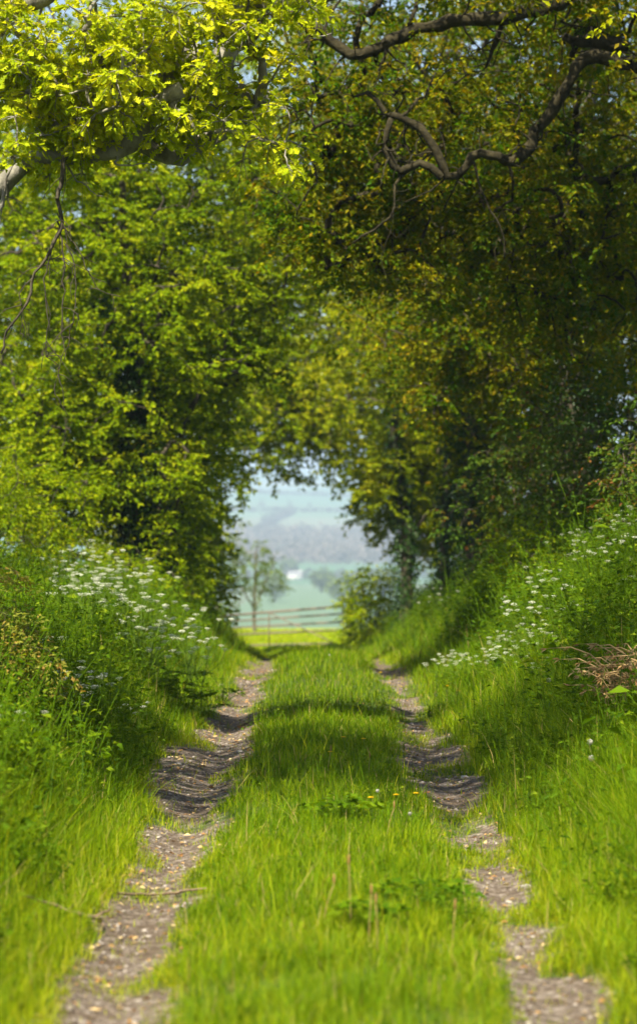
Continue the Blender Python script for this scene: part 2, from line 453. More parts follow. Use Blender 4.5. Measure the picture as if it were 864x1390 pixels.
    if twig_tubes:
        ts = np.linspace(0, 1, 4)[None, :, None]
        pp = c[:, None] + d[:, None] * Lt[:, None, None] * ts + np.array([0, 0, -1.]) * (sag[:, None, None] * ts ** 2)
        tubes(bb, pp, np.broadcast_to(np.array([.005, .004, .003, .002]), (nt_, 4)), 3)
    per_ = rng.poisson(per, nt_)
    ii = np.repeat(np.arange(nt_), per_)
    t = rng.uniform(.12, 1.05, len(ii)) ** .8
    pos = c[ii] + d[ii] * (Lt[ii] * t)[:, None] + np.array([0, 0, -1.]) * (sag[ii] * t ** 2)[:, None]
    side = unit(np.cross(d[ii], [0, 0, 1.]) + 1e-4) * rng.choice([-1, 1], len(ii))[:, None]
    ax = unit(d[ii] * .6 + side * rng.uniform(.2, 1.1, len(ii))[:, None] + rng.normal(0, .35, (len(ii), 3)) + np.array([0, 0, -.25]))
    pos = pos + side * rng.uniform(0, .04, len(ii))[:, None]
    nm = unit(np.array([0, 0, nup]) + rng.normal(0, .55, (len(ii), 3)))
    tint = np.clip(rng.normal(.42, .22, len(ii)) + rng.normal(0, .13, nt_)[ii] + np.repeat(rng.normal(0, .17, n), T)[ii], 0, 1)
    sz = leaf * rng.uniform(.6, 1.3, len(ii))
    if arch:
        kp = ~in_arch(pos, -.05)
        pos, ax, nm, tint, sz = pos[kp], ax[kp], nm[kp], tint[kp], sz[kp]
    cb = MB()
    leaves(cb, tpl, pos, ax, nm, sz, sz * lw, tint)
    if extra_lines:
        eb = MB()
        for lp, r0, r1 in extra_lines:
            r0 *= .75; ll = smooth_line(lp, .06, .010); tubes(eb, ll[None], np.linspace(r0, r1, len(ll))[None], 5, bump=.15)
            for q in range(max(3, len(ll) // 2)):
                k_ = rng.integers(1, len(ll)); d_ = rand_dir(1)[0] * [1, .4, 1] + [0, 0, -.5]; L_ = rng.uniform(.08, .28)
                p_ = [ll[k_], ll[k_] + d_ * L_ * .5 + rng.normal(0, .02, 3), ll[k_] + d_ * L_ + np.array([rng.normal(0, .05), 0, -.05])]
                l2 = smooth_line(p_, .05, .004); tubes(eb, l2[None], np.linspace(.0045, .002, len(l2))[None], 4)
    if extra_lines: eb.build('hanging_twigs', M['bark_dark'], root, smooth=True, origin=base)
    tb.build('trunk', bark, root, smooth=True, origin=base)
    for lm_ in limb_mb: lm_.build('limb', bark, root, smooth=True, origin=base)
    cb.merge(bb, 1)
    cb.build(crown_name, [leafm, bark], root, origin=base)
    if ivy:
        z0, z1, cov, nl = ivy
        ib = MB()
        k = rng.integers(0, len(tl) - 1, nl * 2)
        pz = tl[k] + (tl[k + 1] - tl[k]) * rng.uniform(0, 1, (nl * 2, 1))
        kk = (pz[:, 2] > z0) & (pz[:, 2] < z1); pz = pz[kk][:nl]; k = k[kk][:nl]
        th = rng.uniform(0, 2 * np.pi, len(pz))
        o_ = np.stack([np.cos(th), np.sin(th), 0 * th], 1)
        lump = 1 + .5 * np.sin(pz[:, 2] * 3.1 + th * 2) * np.sin(pz[:, 2] * 7.3 + th)
        rr = rt[k] + cov * rng.uniform(.1, 1, len(pz)) * lump
        pos = pz + o_ * rr[:, None]
        ax = unit(o_ * .35 + np.array([0, 0, -1]) + rng.normal(0, .5, (len(pz), 3)))
        leaves(ib, LOBED, pos, ax, unit(o_ + rng.normal(0, .35, (len(pz), 3))), rng.uniform(.05, .1, len(pz)), rng.uniform(.05, .09, len(pz)), np.clip(rng.normal(.4, .3, len(pz)), 0, 1))
        o = ib.build('ivy', M['leaf_ivy'], root, origin=base)
    return root

def G(x, y, dz=0.0):
    return np.array([x, y, float(gz(x, y)) + dz])

# 1 sunlit oak at the upper left
b = G(-5.8, 22.6)
Yo = 21.2
tree('oak_tree', 'oak with grey lichened limbs at the upper left, young yellow-green leaves in full sun', b,
     [b - [0, 0, .3], b + [.05, 0, 1.5], b + [.2, -.2, 4], b + [.1, 0, 7], b + [0, .2, 10]],
     [([b + [.2, -.2, 3.4], (-4.2, 22.2, 4.9)] + pts(Yo, (-40, 262), (15, 245), (60, 213), (130, 202), (188, 185), (205, 150), (245, 122), dy=-.08), .10, .065),
      (pts(Yo, (188, 185), (230, 212), (290, 190), (345, 150), (372, 128), dy=.1), .085, .035),
      (pts(Yo + .2, (205, 150), (232, 95), (245, 62), (292, 28), (330, -10), (400, -40), dy=.05), .07, .06),
      (pts(Yo + .6, (245, 70), (290, 95), (312, 50), (330, -20), dy=.05), .12, .10),
      ([b + [.15, -.1, 5.6], (-4.4, 22.4, 7.2), (-2.2, 22, 7.6), (-.9, 21.8, 7.0)] + pts(Yo + .5, (330, -20), (385, 12), (410, 5), (470, -10)), .16, .05),
      (pts(Yo + .3, (-30, 30), (40, 5), (90, -20)), .10, .06),
      (pts(Yo, (105, 205), (108, 160), (118, 120), (90, 60), dy=.1), .035, .02),
      (pts(Yo - .3, (-20, 330), (6, 260), (20, 220)), .022, .012)],
     [((-1.55, 21.0, 5.65), (1.3, .9, .85), 260), ((-2.3, 21.2, 5.5), (.8, .9, .95), 190), ((-.5, 21.0, 6.25), (.9, .9, .55), 60), ((-.35, 20.9, 5.0), (.35, .5, .35), 9), ((-6, 25.5, 9.3), (3.6, 3.8, 3.0), 260)],
     M['leaf_fresh'], M['bark_oak'], OAK, knobs=3, leaf=.072, R=.20, twigs=6, per=9, r_trunk=.42, tip_r=.0065, droop=.06, twig_tubes=True, arch=False, lw=.72, sparse=(.55, -.12),
     extra_lines=[(pts(Yo - .4, (78, 270), (82, 300), (70, 340), (48, 372), (38, 410), (12, 450), (0, 480)), .022, .008),
                  (pts(Yo - .4, (78, 300), (88, 360), (84, 430), (88, 490)), .010, .004),
                  (pts(Yo - .4, (70, 340), (60, 390), (66, 450), (58, 500)), .009, .003),
                  (pts(Yo - .4, (88, 330), (104, 380), (98, 440), (76, 520)), .008, .003),
                  (pts(Yo - .4, (48, 372), (30, 400), (28, 450)), .008, .003),
                  (pts(Yo - .4, (78, 290), (110, 350), (134, 395), (165, 405)), .008, .003),
                  (pts(Yo - .5, (335, -10), (333, 40), (330, 60)), .014, .008),
                  (pts(Yo - .5, (290, 78), (308, 92), (300, 108)), .012, .005),
                  (pts(Yo - .5, (342, 150), (352, 180), (378, 205)), .009, .004),
                  (pts(Yo - .5, (382, 142), (396, 148), (406, 162)), .009, .006),
                  (pts(Yo - .5, (78, 270), (84, 240), (90, 208)), .024, .022)])
# 2 unseen oak added to shade the lane and right bank (its boughs are above the frame)
b = G(-5.2, 12.4)
tree('oak_tree', 'unseen oak added beside the lane to shade it, its boughs spread high overhead', b,
     [b - [0, 0, .3], b + [0, 0, 2], b + [.3, .1, 5], b + [.5, .2, 8.6]],
     [([b + [.3, .1, 5], (-3, 12.6, 8.0), (-1, 13, 9), (1.5, 13.4, 9.4)], .16, .05)],
     [((-1.3, 13.9, 9.6), (4.2, 3.3, 1.4), 300), ((2.4, 17.6, 9.6), (2.3, 3.2, 1.2), 150)],
     M['leaf_fresh'], M['bark_oak'], SIMPLE, leaf=.11, R=.75, twigs=6, per=11, r_trunk=.4, arch=False)
# 3 dark twisted oak on the right
b = G(5.9, 28.2)
Yr = 27.0
tree('oak_tree', 'large shaded oak at the right whose black twisting boughs cross the top of the picture', b,
     [b - [0, 0, .3], b + [-.1, 0, 2], b + [-.3, 0, 4.5], b + [-.5, .2, 8], b + [-.8, .3, 11]],
     [([b + [-.3, 0, 2.8], (4.6, 27.6, 5.9)] + pts(Yr, (880, 98), (835, 92), (800, 78), (778, 92), (764, 122), (752, 150), (730, 175), (700, 212), (680, 216), (655, 212), (628, 228), (600, 240), (588, 208), (572, 178), (545, 158), (522, 152)), .12, .035),
      (pts(Yr, (600, 240), (570, 222), (548, 232), (526, 212), (520, 188), (528, 160)), .05, .03),
      (pts(Yr, (522, 152), (500, 128), (478, 135)), .03, .012),
      ([b + [-.4, 0, 4.5], (4.2, 27, 8.0)] + pts(Yr - .2, (790, -25), (755, 0), (700, 18), (650, 22), (600, 40), (545, 48), (500, 66), (472, 74), (448, 52), (425, 30), (380, 15)), .12, .05),
      (pts(Yr, (680, 35), (672, 55), (655, 90)), .03, .015),
      (pts(Yr + .3, (850, 60), (790, 55), (760, 48)), .08, .04),
      (pts(Yr, (640, 215), (655, 260), (675, 310), (680, 350)), .016, .006),
      (pts(Yr, (545, 158), (575, 130), (590, 100)), .02, .008),
      (pts(Yr, (555, 230), (535, 250), (528, 290), (480, 330)), .02, .008)],
     [((3.0, 29.2, 8.8), (4.2, 4.6, 3.4), 1150), ((1.9, 30.2, 5.6), (2.4, 2.2, 1.4), 330), ((.5, 29.5, 6.2), (1.3, 1.8, 1.7), 230), ((3.2, 31.5, 4.9), (1.5, 1.8, 1.4), 190)],
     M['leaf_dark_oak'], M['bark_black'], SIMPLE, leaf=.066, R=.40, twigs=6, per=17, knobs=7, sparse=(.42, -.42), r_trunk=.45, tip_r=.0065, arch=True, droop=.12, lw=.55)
# 4 ivy clad oak on the right bank
b = G(3.75, 38)
tree('oak_tree', 'thick upright oak trunk hung with dark ivy at the right above the bank', b,
     [b - [0, 0, .3], b + [.05, 0, 2], b + [0, 0, 4.4], b + [.3, 0, 8]],
     [([b + [0, 0, 3.2], b + [-1.0, -.5, 4.1], b + [-2.1, -.8, 4.6]], .09, .03)],
     [((3.6, 40, 7.2), (3.6, 3.2, 4.2), 700), ((2.4, 38.5, 4.8), (1.9, 1.6, 1.6), 190), ((3.2, 42, 9.6), (4.2, 2.4, 2.4), 420)],
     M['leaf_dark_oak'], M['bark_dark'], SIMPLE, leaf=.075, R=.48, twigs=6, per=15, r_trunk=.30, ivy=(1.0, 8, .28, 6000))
# 5 field maple on the left
b = G(-2.75, 38.6)
tree('field_maple', 'broad leafy maple in the left hedge with dark ivy added round its stem as the shade of a hollow', b,
     [b - [0, 0, .3], b + [.1, 0, 1.2], b + [.0, 0, 3.2], b + [-.2, 0, 6.5]],
     [([b + [.1, 0, .9], b + [.5, 0, 2], b + [1.0, -.2, 3.4], b + [1.6, -.3, 4.6]], .08, .02),
      ([b + [0, 0, 1.0], b + [-.6, -.2, 2.1], b + [-1.4, -.5, 3.0], b + [-2.6, -.6, 3.3]], .08, .02),
      ([b + [0, 0, 2.5], b + [.2, -.4, 4], b + [.8, -.5, 5.5]], .06, .02)],
     [((-3.3, 39.3, 6.4), (3.4, 2.3, 4.2), 900), ((-1.4, 39.6, 5.8), (1.7, 1.6, 2.3), 260), ((-4.2, 38.3, 2.9), (1.5, 1.5, 1.2), 190), ((-1.75, 39.6, 2.1), (.55, 1.0, 1.6), 90), ((-2.9, 37.8, 4.8), (2.2, 1.0, 1.6), 120), ((-3.8, 37.5, 2.4), (1.0, .7, 1.1), 110), ((-1.95, 38.0, 2.6), (.6, .6, .5), 40), ((-2.0, 38.2, 1.4), (.5, .7, .6), 40)],
     M['leaf_maple'], M['bark_dark'], LOBED, leaf=.078, R=.46, twigs=7, per=16, sparse=(.6, -.5), ivy=(.9, 5.2, .5, 8000), r_trunk=.14, droop=.05, nup=.8, lw=.8)  # dark ivy added round the stem to stand in for the hollow's shade
# 6 hedge tree closing the left of the opening
b = G(-3.1, 52)
tree('hawthorn_tree', 'dark dense hawthorn closing the left side of the bright opening', b,
     [b - [0, 0, .3], b + [.1, 0, 2], b + [.2, 0, 5]], [],
     [((-3.3, 52, 4.4), (2.6, 2.4, 3.6), 520), ((-2.6, 53, .9), (1.0, 1.8, 1.7), 190)],
     M['leaf_maple'], M['bark_dark'], SIMPLE, leaf=.10, R=.5, twigs=6, per=14, r_trunk=.16)
# 7 bright trees behind
b = G(-5.2, 67)
tree('ash_tree', 'tall pale green tree behind the maple, arching over the far end of the lane', b,
     [b - [0, 0, .3], b + [.3, 0, 3], b + [1.2, 0, 6], b + [2.4, 0, 10]],
     [([b + [.6, 0, 4], b + [2.4, -.4, 6.4], b + [4.6, -.4, 7.0]], .12, .04)],
     [((-2.2, 67.5, 9.6), (6.4, 3.2, 6.6), 1000), ((-.6, 66, 5.0), (2.6, 2, 1.9), 240), ((-4.4, 66.5, 1.4), (1.9, 1.6, 3.0), 190)],
     M['leaf_gold'], M['bark_grey'], SIMPLE, leaf=.125, R=.68, twigs=6, per=15, r_trunk=.3)
b = G(5.6, 76)
tree('ash_tree', 'yellow-green tree behind the ivy covered trunks at the right of the opening', b,
     [b - [0, 0, .3], b + [-.3, 0, 3], b + [-1.2, 0, 6], b + [-2.4, 0, 10]], [],
     [((3.2, 76, 9.0), (5.6, 3.0, 6.4), 800), ((2.8, 75, 3.2), (1.9, 2, 2.2), 200), ((4.5, 74, 2.2), (2, 2, 2.6), 130)],
     M['leaf_gold'], M['bark_grey'], SIMPLE, leaf=.14, R=.75, twigs=6, per=15, r_trunk=.3)
# 8 ivy trunks on the right
b = G(1.95, 58)
tree('elm_tree', 'leaning tree with a slim ivy-wrapped trunk right of the opening, small yellowish leaves', b,
     [b - [0, 0, .3], b + [.03, 0, 1.4], b + [-.08, 0, 3.0], b + [-.25, 0, 4.6], b + [.1, 0, 7]],
     [([b + [0, 0, 2.6], b + [-.5, 0, 3.2], b + [-.95, -.1, 3.3]], .05, .02), ([b + [0, 0, 1.9], b + [.6, 0, 2.6], b + [1.3, 0, 2.9]], .05, .02)],
     [((2.5, 58.6, 6.6), (3.2, 2.6, 3.8), 560), ((1.4, 58.4, 2.9), (.9, 1.2, .8), 60), ((3.1, 59, 2.6), (1.1, 1.2, 1.8), 130)],
     M['leaf_gold'], M['bark_dark'], SIMPLE, leaf=.095, R=.46, twigs=6, per=14, r_trunk=.15, ivy=(-1, 5, .17, 4200))
b = G(2.75, 46)
tree('oak_tree', 'black ivy-covered trunk on the right bank in front of the slimmer trunk beside it', b,
     [b - [0, 0, .3], b + [0, 0, 2], b + [-.1, 0, 4.4], b + [.2, 0, 7]], [],
     [((3.4, 47, 6.6), (2.9, 2.4, 3.6), 460), ((3.5, 46.8, 3.0), (1.4, 1.4, 1.3), 150)],
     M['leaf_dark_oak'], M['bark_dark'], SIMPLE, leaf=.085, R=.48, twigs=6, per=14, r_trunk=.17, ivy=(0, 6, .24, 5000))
b = G(2.45, 50)
tree('elm_tree', 'slim dark ivy stem standing between the black trunk and the leaning trunk', b,
     [b - [0, 0, .3], b + [0, 0, 2], b + [.1, 0, 4.4], b + [.0, 0, 6]], [],
     [((2.3, 50.5, 6.4), (1.9, 1.8, 2.6), 230)],
     M['leaf_gold'], M['bark_dark'], SIMPLE, leaf=.08, R=.46, twigs=5, per=11, r_trunk=.09, ivy=(0, 4.6, .14, 2200))
b = G(7.2, 52)
tree('ash_tree', 'tree filling the hedge far right behind the ivy clad oak', b,
     [b - [0, 0, .3], b + [0, 0, 3], b + [-.2, 0, 8]], [],
     [((6.4, 52, 6.6), (3.2, 2.4, 5.2), 600)],
     M['leaf_dark_oak'], M['bark_dark'], SIMPLE, leaf=.12, R=.6, twigs=6, per=14, r_trunk=.2)
b = G(-7.6, 54)
tree('ash_tree', 'tree at the left edge behind the maple', b,
     [b - [0, 0, .3], b + [0, 0, 3], b + [.2, 0, 8]], [],
     [((-6.9, 54, 6.4), (3.2, 2.4, 5.4), 600)],
     M['leaf_gold'], M['bark_grey'], SIMPLE, leaf=.12, R=.6, twigs=6, per=14, r_trunk=.2)
# 9 shrubs
def shrub(name, label, x, y, blobs, lm, leaf, R=.3, st=1.0, bark='bark_dark', tpl=SIMPLE, per=10, cat='shrub', h=1.0, arch=True, **kw):
    b = G(x, y)
    bl = [((x + c[0], y + c[1], b[2] + c[2]), r, n) for c, r, n in blobs]
    lim = []
    for a in range(4):
        th = a * 1.57 + rng.uniform(0, 1)
        lim.append(([b, b + [.15 * math.cos(th), .15 * math.sin(th), h * .4], b + [.4 * math.cos(th), .4 * math.sin(th), h * .9]], .014 * st, .006 * st))
    return tree(name, label, b, [b - [0, 0, .1], b + [0, 0, h * .5], b + [.05, 0, h]], lim, bl, M[lm], M[bark], tpl, leaf=leaf, R=R, twigs=5, per=per,
                r_trunk=.03 * st, low=.12, cat=cat, crown_name='foliage', tip_r=.004, arch=arch, **kw)
shrub('hawthorn_bush', 'rounded green bush at the foot of the leaning trunk, right of the gate', 1.22, 61, [((0, 0, 1.0), (.85, 1.0, 1.0), 140), ((-.25, 0, .6), (.5, .8, .6), 40)], 'leaf_maple', .07, h=1.2, arch=False)
shrub('hawthorn_bush', 'brownish tangled hawthorn bush on top of the right bank under the shaded oak', 3.9, 33, [((0, 0, 1.1), (1.5, 1.4, 1.4), 260)], 'leaf_thorn', .055, h=1.6)
shrub('hawthorn_bush', 'dark thorn bush on the right bank before the ivy clad oak trunk', 3.1, 36.5, [((0, 0, 1.0), (1.2, 1.2, 1.3), 170)], 'leaf_thorn', .06, h=1.5)
shrub('bramble_bush', 'low mixed bramble at the right edge above the cow parsley', 3.6, 27, [((.2, 0, .6), (1.2, 1.3, .8), 130)], 'leaf_thorn', .055, h=.8)
shrub('bramble_bush', 'small bramble in the middle of the right bank', 2.75, 30.5, [((0, 0, .35), (.6, .9, .45), 70)], 'leaf_maple', .05, h=.5, arch=False)
shrub('bramble_bush', 'spreading bramble below the brown hawthorn on the right bank', 3.0, 33.5, [((0, 0, .4), (.9, .9, .55), 90)], 'leaf_maple', .055, h=.6, arch=False)
shrub('hazel_bush', 'pale olive bush at the left edge behind the cow parsley', -4.2, 33, [((0, 0, 1.0), (1.5, 1.3, 1.1), 220)], 'leaf_maple', .065, h=1.4, tpl=LOBED)
shrub('hazel_bush', 'low spreading bush at the foot of the maple', -2.7, 36.0, [((0, 0, .5), (1.2, 1.0, .65), 120)], 'leaf_maple', .06, h=.8, tpl=LOBED)
shrub('rose_bush', 'small pale yellow-green shrub with reddish tips at the left edge', -2.02, 16.4, [((0.05, 0, .75), (.22, .4, .45), 60)], 'pale_leaf', .04, R=.15, per=7, st=.25, h=.7, tpl=LOBED, arch=False)
shrub('hawthorn_bush', 'shaded bush low on the left beside the bend before the gate', -2.6, 46, [((0, 0, .7), (.8, 2.5, .9), 130)], 'leaf_maple', .07, h=1.0)

# ------------------------------------------------------------------ grass
def blades(mb, n, xr, yr, hfun, wfun, segs=3, dens=None, tfun=None, lean=.62):
    X = rng.uniform(xr[0], xr[1], n); Y = rng.uniform(yr[0], yr[1], n)
    if dens is not None:
        k = rng.uniform(0, 1, n) < dens(X, Y); X, Y = X[k], Y[k]; n = len(X)
    Z = gz(X, Y)
    H = hfun(X, Y) * (.4 + .95 * rng.uniform(0, 1, n) ** 1.4 + .5 * (rng.uniform(0, 1, n) < .03)); W = wfun(Y) * rng.uniform(.6, 1.3, n)
    a = rng.uniform(0, 2 * np.pi, n)
    h = np.stack([np.cos(a), np.sin(a), 0 * a], 1); s = np.stack([-np.sin(a + rng.normal(0, .5, n)), np.cos(a), 0 * a], 1); s = unit(s)
    ln = H * lean * rng.uniform(.1, 1.6, n)
    tv = np.array([0, .45, .8, 1.0]) if segs == 3 else np.array([0, .6, 1.0])
    base = np.stack([X, Y, Z - .01], 1)
    droopf = np.clip(1 - .25 * (ln / np.maximum(H, .01)), .5, 1)
    cen = base[:, None] + np.array([0, 0, 1.]) * (H * 1.0)[:, None, None] * (tv - .0)[None, :, None] * droopf[:, None, None] + h[:, None] * ln[:, None, None] * (tv ** 2)[None, :, None]
    wv = np.array([1, .85, .5]) if segs == 3 else np.array([1, .7])
    L = cen[:, :-1] - s[:, None] * (W[:, None] * wv)[..., None] / 2
    R_ = cen[:, :-1] + s[:, None] * (W[:, None] * wv)[..., None] / 2
    V = np.concatenate([L, R_, cen[:, -1:]], 1); k = V.shape[1]; m_ = len(wv)
    off = (np.arange(n) * k)[:, None]
    fq = []
    for i in range(m_ - 1): fq.append(np.array([i, m_ + i, m_ + i + 1, i + 1])[None] + off)
    tri = np.array([m_ - 1, 2 * m_ - 1, 2 * m_])[None] + off
    t = np.clip((.45 + .28 * sn(X, Y, .5, 30) + .15 * sn(X, Y, 2.2, 31) if tfun is None else tfun(X, Y)) + rng.normal(0, .22, n), 0, .93)
    t = np.where(rng.uniform(0, 1, n) < .035, 1, t)
    mb.add(V.reshape(-1, 3), [np.concatenate(fq), tri], np.repeat(t, k))

def latd(X, Y): return X - xc(Y)
def grass_h(X, Y):
    x = latd(X, Y); d = np.abs(x)
    c = .105 + .04 * sn(X, Y, .8, 40) + .035 * sn(X, Y, 2.3, 41) + .03 * sn(X, Y, 5.5, 43)
    verge = .16 + .16 * ss(1.25, 1.75, d) + .08 * sn(X, Y, .9, 42) * ss(1.2, 1.8, d)
    h = np.where(d < .8, c, verge)
    h = h * (1 - .55 * np.clip(rut_mask(X, Y) * 1.4, 0, 1))
    edge = 1 - .45 * np.exp(-((d - .85) / .22) ** 2)
    return np.maximum(.035, h * edge)
def grass_d(X, Y):
    r = rut_mask(X, Y)
    patch = .5 + .5 * sn(X, Y, 1.4, 44)
    return np.clip(1 - ss(.15, .95, r) * (1 - .22 * patch ** 3), 0.03, 1)
def grass_t(X, Y):
    d = np.abs(latd(X, Y))
    near = ss(15.5, 11, Y)  # tint painted lighter over the foreground to stand for sunlight
    r = rut_mask(X, Y)
    return .44 + .07 * sn(X, Y, .5, 30) + .12 * sn(X * 2, Y, 1.6, 31) + .15 * near + .28 * ss(.05, .6, r) + .14 * np.exp(-((d - .95) / .35) ** 2)
mb = MB()
wn = lambda Y: .0036 + .00016 * np.maximum(0, Y - 10)
blades(mb, 190000, (-2.1, 2.5), (8.3, 15.5), grass_h, wn, 3, grass_d, grass_t)
blades(mb, 120000, (-2.8, 3.2), (15.5, 24), grass_h, wn, 3, grass_d, grass_t)
blades(mb, 120000, (-4.0, 4.6), (24, 42), grass_h, wn, 2, grass_d, grass_t)
blades(mb, 80000, (-6, 5), (42, 84), grass_h, lambda Y: .012 + .0001 * Y, 2, grass_d, grass_t)
for sx in ((-5, -2.0), (2.4, 5.5)):
    blades(mb, 16000, sx, (8.3, 24), lambda X, Y: grass_h(X, Y) * 1.2, lambda Y: .009 + 0 * Y, 2, None, grass_t)
blades(mb, 60000, (-14, 12), (84, 135), lambda X, Y: .22 + 0 * X, lambda Y: .03 + 0 * Y, 2, None, lambda X, Y: .78 + .08 * sn(X, Y, .2, 50))
setp(mb.build('grass', M['grass']), 'lush uneven grass along the lane, its middle ridge and both banks', 'grass', kind='stuff')
# longer arching tussocks on the banks and the lane edges
mb = MB()
def tus_d(X, Y):
    d = np.abs(latd(X, Y))
    return np.clip(ss(1.1, 1.6, d) * (.45 + .75 * sn(X, Y, .8, 60)), 0, 1)
blades(mb, 60000, (-2.6, 3.2), (9, 24), lambda X, Y: .34 + .12 * sn(X, Y, .6, 61), lambda Y: .006 + .0002 * (Y - 10), 3, tus_d, lambda X, Y: .35 + .25 * sn(X, Y, .7, 62), lean=.8)
blades(mb, 60000, (-4.4, 4.6), (24, 46), lambda X, Y: .38 + .12 * sn(X, Y, .6, 61), lambda Y: .010 + 0 * Y, 3, tus_d, lambda X, Y: .35 + .25 * sn(X, Y, .7, 62), lean=.8)
blades(mb, 9000, (-1.2, 1.3), (8.5, 24), lambda X, Y: .24 + 0 * X, lambda Y: .0045 + 0 * Y, 3, lambda X, Y: ss(.35, .6, sn(X, Y, 1.9, 63)) * (rut_mask(X, Y) < .3), lambda X, Y: .55 + .2 * sn(X, Y, .7, 62), lean=.7)
setp(mb.build('long_grass', M['grass']), 'long arching grass tufts on the lower slopes of both banks', 'long grass', kind='stuff')

# ------------------------------------------------------------------ leafy weeds on the banks (nobody could count them)
mb = MB()
def weeds(n, xr, yr, h0, leaf, dens, nl=13, tsh=0.0, tp=LOBED):
    X = rng.uniform(*xr, n); Y = rng.uniform(*yr, n)
    k = rng.uniform(0, 1, n) < dens(X, Y); X, Y = X[k], Y[k]; n = len(X)
    b = np.stack([X, Y, gz(X, Y)], 1)
    H = h0 * rng.uniform(.4, 1.3, n) * (1 + .6 * sn(X, Y, .9, 70))
    a = rng.uniform(0, 6.28, n); le = rng.uniform(.05, .5, n) * H
    top = np.stack([np.cos(a) * le, np.sin(a) * le, H], 1)
    ts = np.linspace(0, 1, 4)[None, :, None]
    pp = b[:, None] + top[:, None] * ts * np.array([1, 1, 1.]) + 0
    pp[:, :, 0:2] = b[:, None, 0:2] + top[:, None, 0:2] * ts ** 2
    tubes(mb, pp, np.broadcast_to(np.array([.004, .0035, .003, .002]), (n, 4)), 3, .45)
    ii = np.repeat(np.arange(n), nl); t = rng.uniform(.2, 1, len(ii))
    pos = b[ii] + top[ii] * t[:, None]; pos[:, :2] = b[ii, :2] + top[ii, :2] * (t ** 2)[:, None]
    th = rng.uniform(0, 6.28, len(ii))
    ax = np.stack([np.cos(th), np.sin(th), rng.uniform(-.5, .5, len(ii))], 1)
    pos += ax * rng.uniform(0, .09, len(ii))[:, None]
    sz = leaf * rng.uniform(.5, 1.4, len(ii)) * (1.15 - .4 * t)
    leaves(mb, tp, pos, ax, unit(np.array([0, 0, 1.]) + rng.normal(0, .45, (len(ii), 3))), sz, sz * .6,
           np.clip(rng.normal(.45 + tsh, .2, len(ii)) + np.repeat(rng.normal(0, .12, n), nl), 0, 1))
dL = lambda X, Y: ss(1.35, 1.9, -latd(X, Y)) * np.clip(.75 + .6 * sn(X, Y, .6, 71), .1, 1)
dR = lambda X, Y: ss(1.55, 2.3, latd(X, Y)) * np.clip(.7 + .6 * sn(X, Y, .6, 72), .1, 1)
weeds(4200, (-3.2, -1.2), (9.5, 20), .50, .06, dL, tsh=-.12); weeds(2200, (-3.2, -1.35), (9.5, 20), .62, .05, dL, tsh=.1, tp=SIMPLE)
weeds(6500, (-5.0, -1.3), (20, 37), .46, .07, dL, tsh=-.1); weeds(2500, (-5.0, -1.5), (20, 37), .5, .05, dL, tsh=.1, tp=SIMPLE)
weeds(4200, (1.4, 3.6), (9.5, 20), .42, .065, dR, tsh=-.1)
weeds(9000, (1.5, 5.2), (20, 40), .50, .075, dR, tsh=-.15); weeds(4000, (1.9, 5.2), (20, 40), .62, .05, dR, tsh=.1, tp=SIMPLE)
dM = lambda X, Y: (np.abs(latd(X, Y)) < 1.3) * (rut_mask(X, Y) < .4) * ss(.1, .5, sn(X, Y, .9, 75))
weeds(7000, (-1.3, 1.3), (8.5, 26), .10, .030, dM, nl=7)
weeds(420, (-3.5, -1.2), (10, 30), .42, .15, dL, nl=7, tsh=.0, tp=SIMPLE)
weeds(620, (1.5, 4.6), (11, 34), .42, .15, dR, nl=7, tsh=.0, tp=SIMPLE)
weeds(2200, (1.25, 2.6), (9.5, 22), .30, .05, lambda X, Y: np.clip(sn(X, Y, .7, 77) * 1.6, 0, 1), tsh=-.05)
weeds(1400, (-2.2, -1.25), (9.5, 22), .30, .05, lambda X, Y: np.clip(sn(X, Y, .7, 78) * 1.6, 0, 1), tsh=-.05)
weeds(2600, (-5, -1.8), (37, 60), .5, .08, dL)
weeds(3500, (1.5, 5), (40, 66), .5, .08, dR)
setp(mb.build('undergrowth', M['weed']), 'tangled nettles and leafy weeds covering both banks', 'undergrowth', kind='stuff')

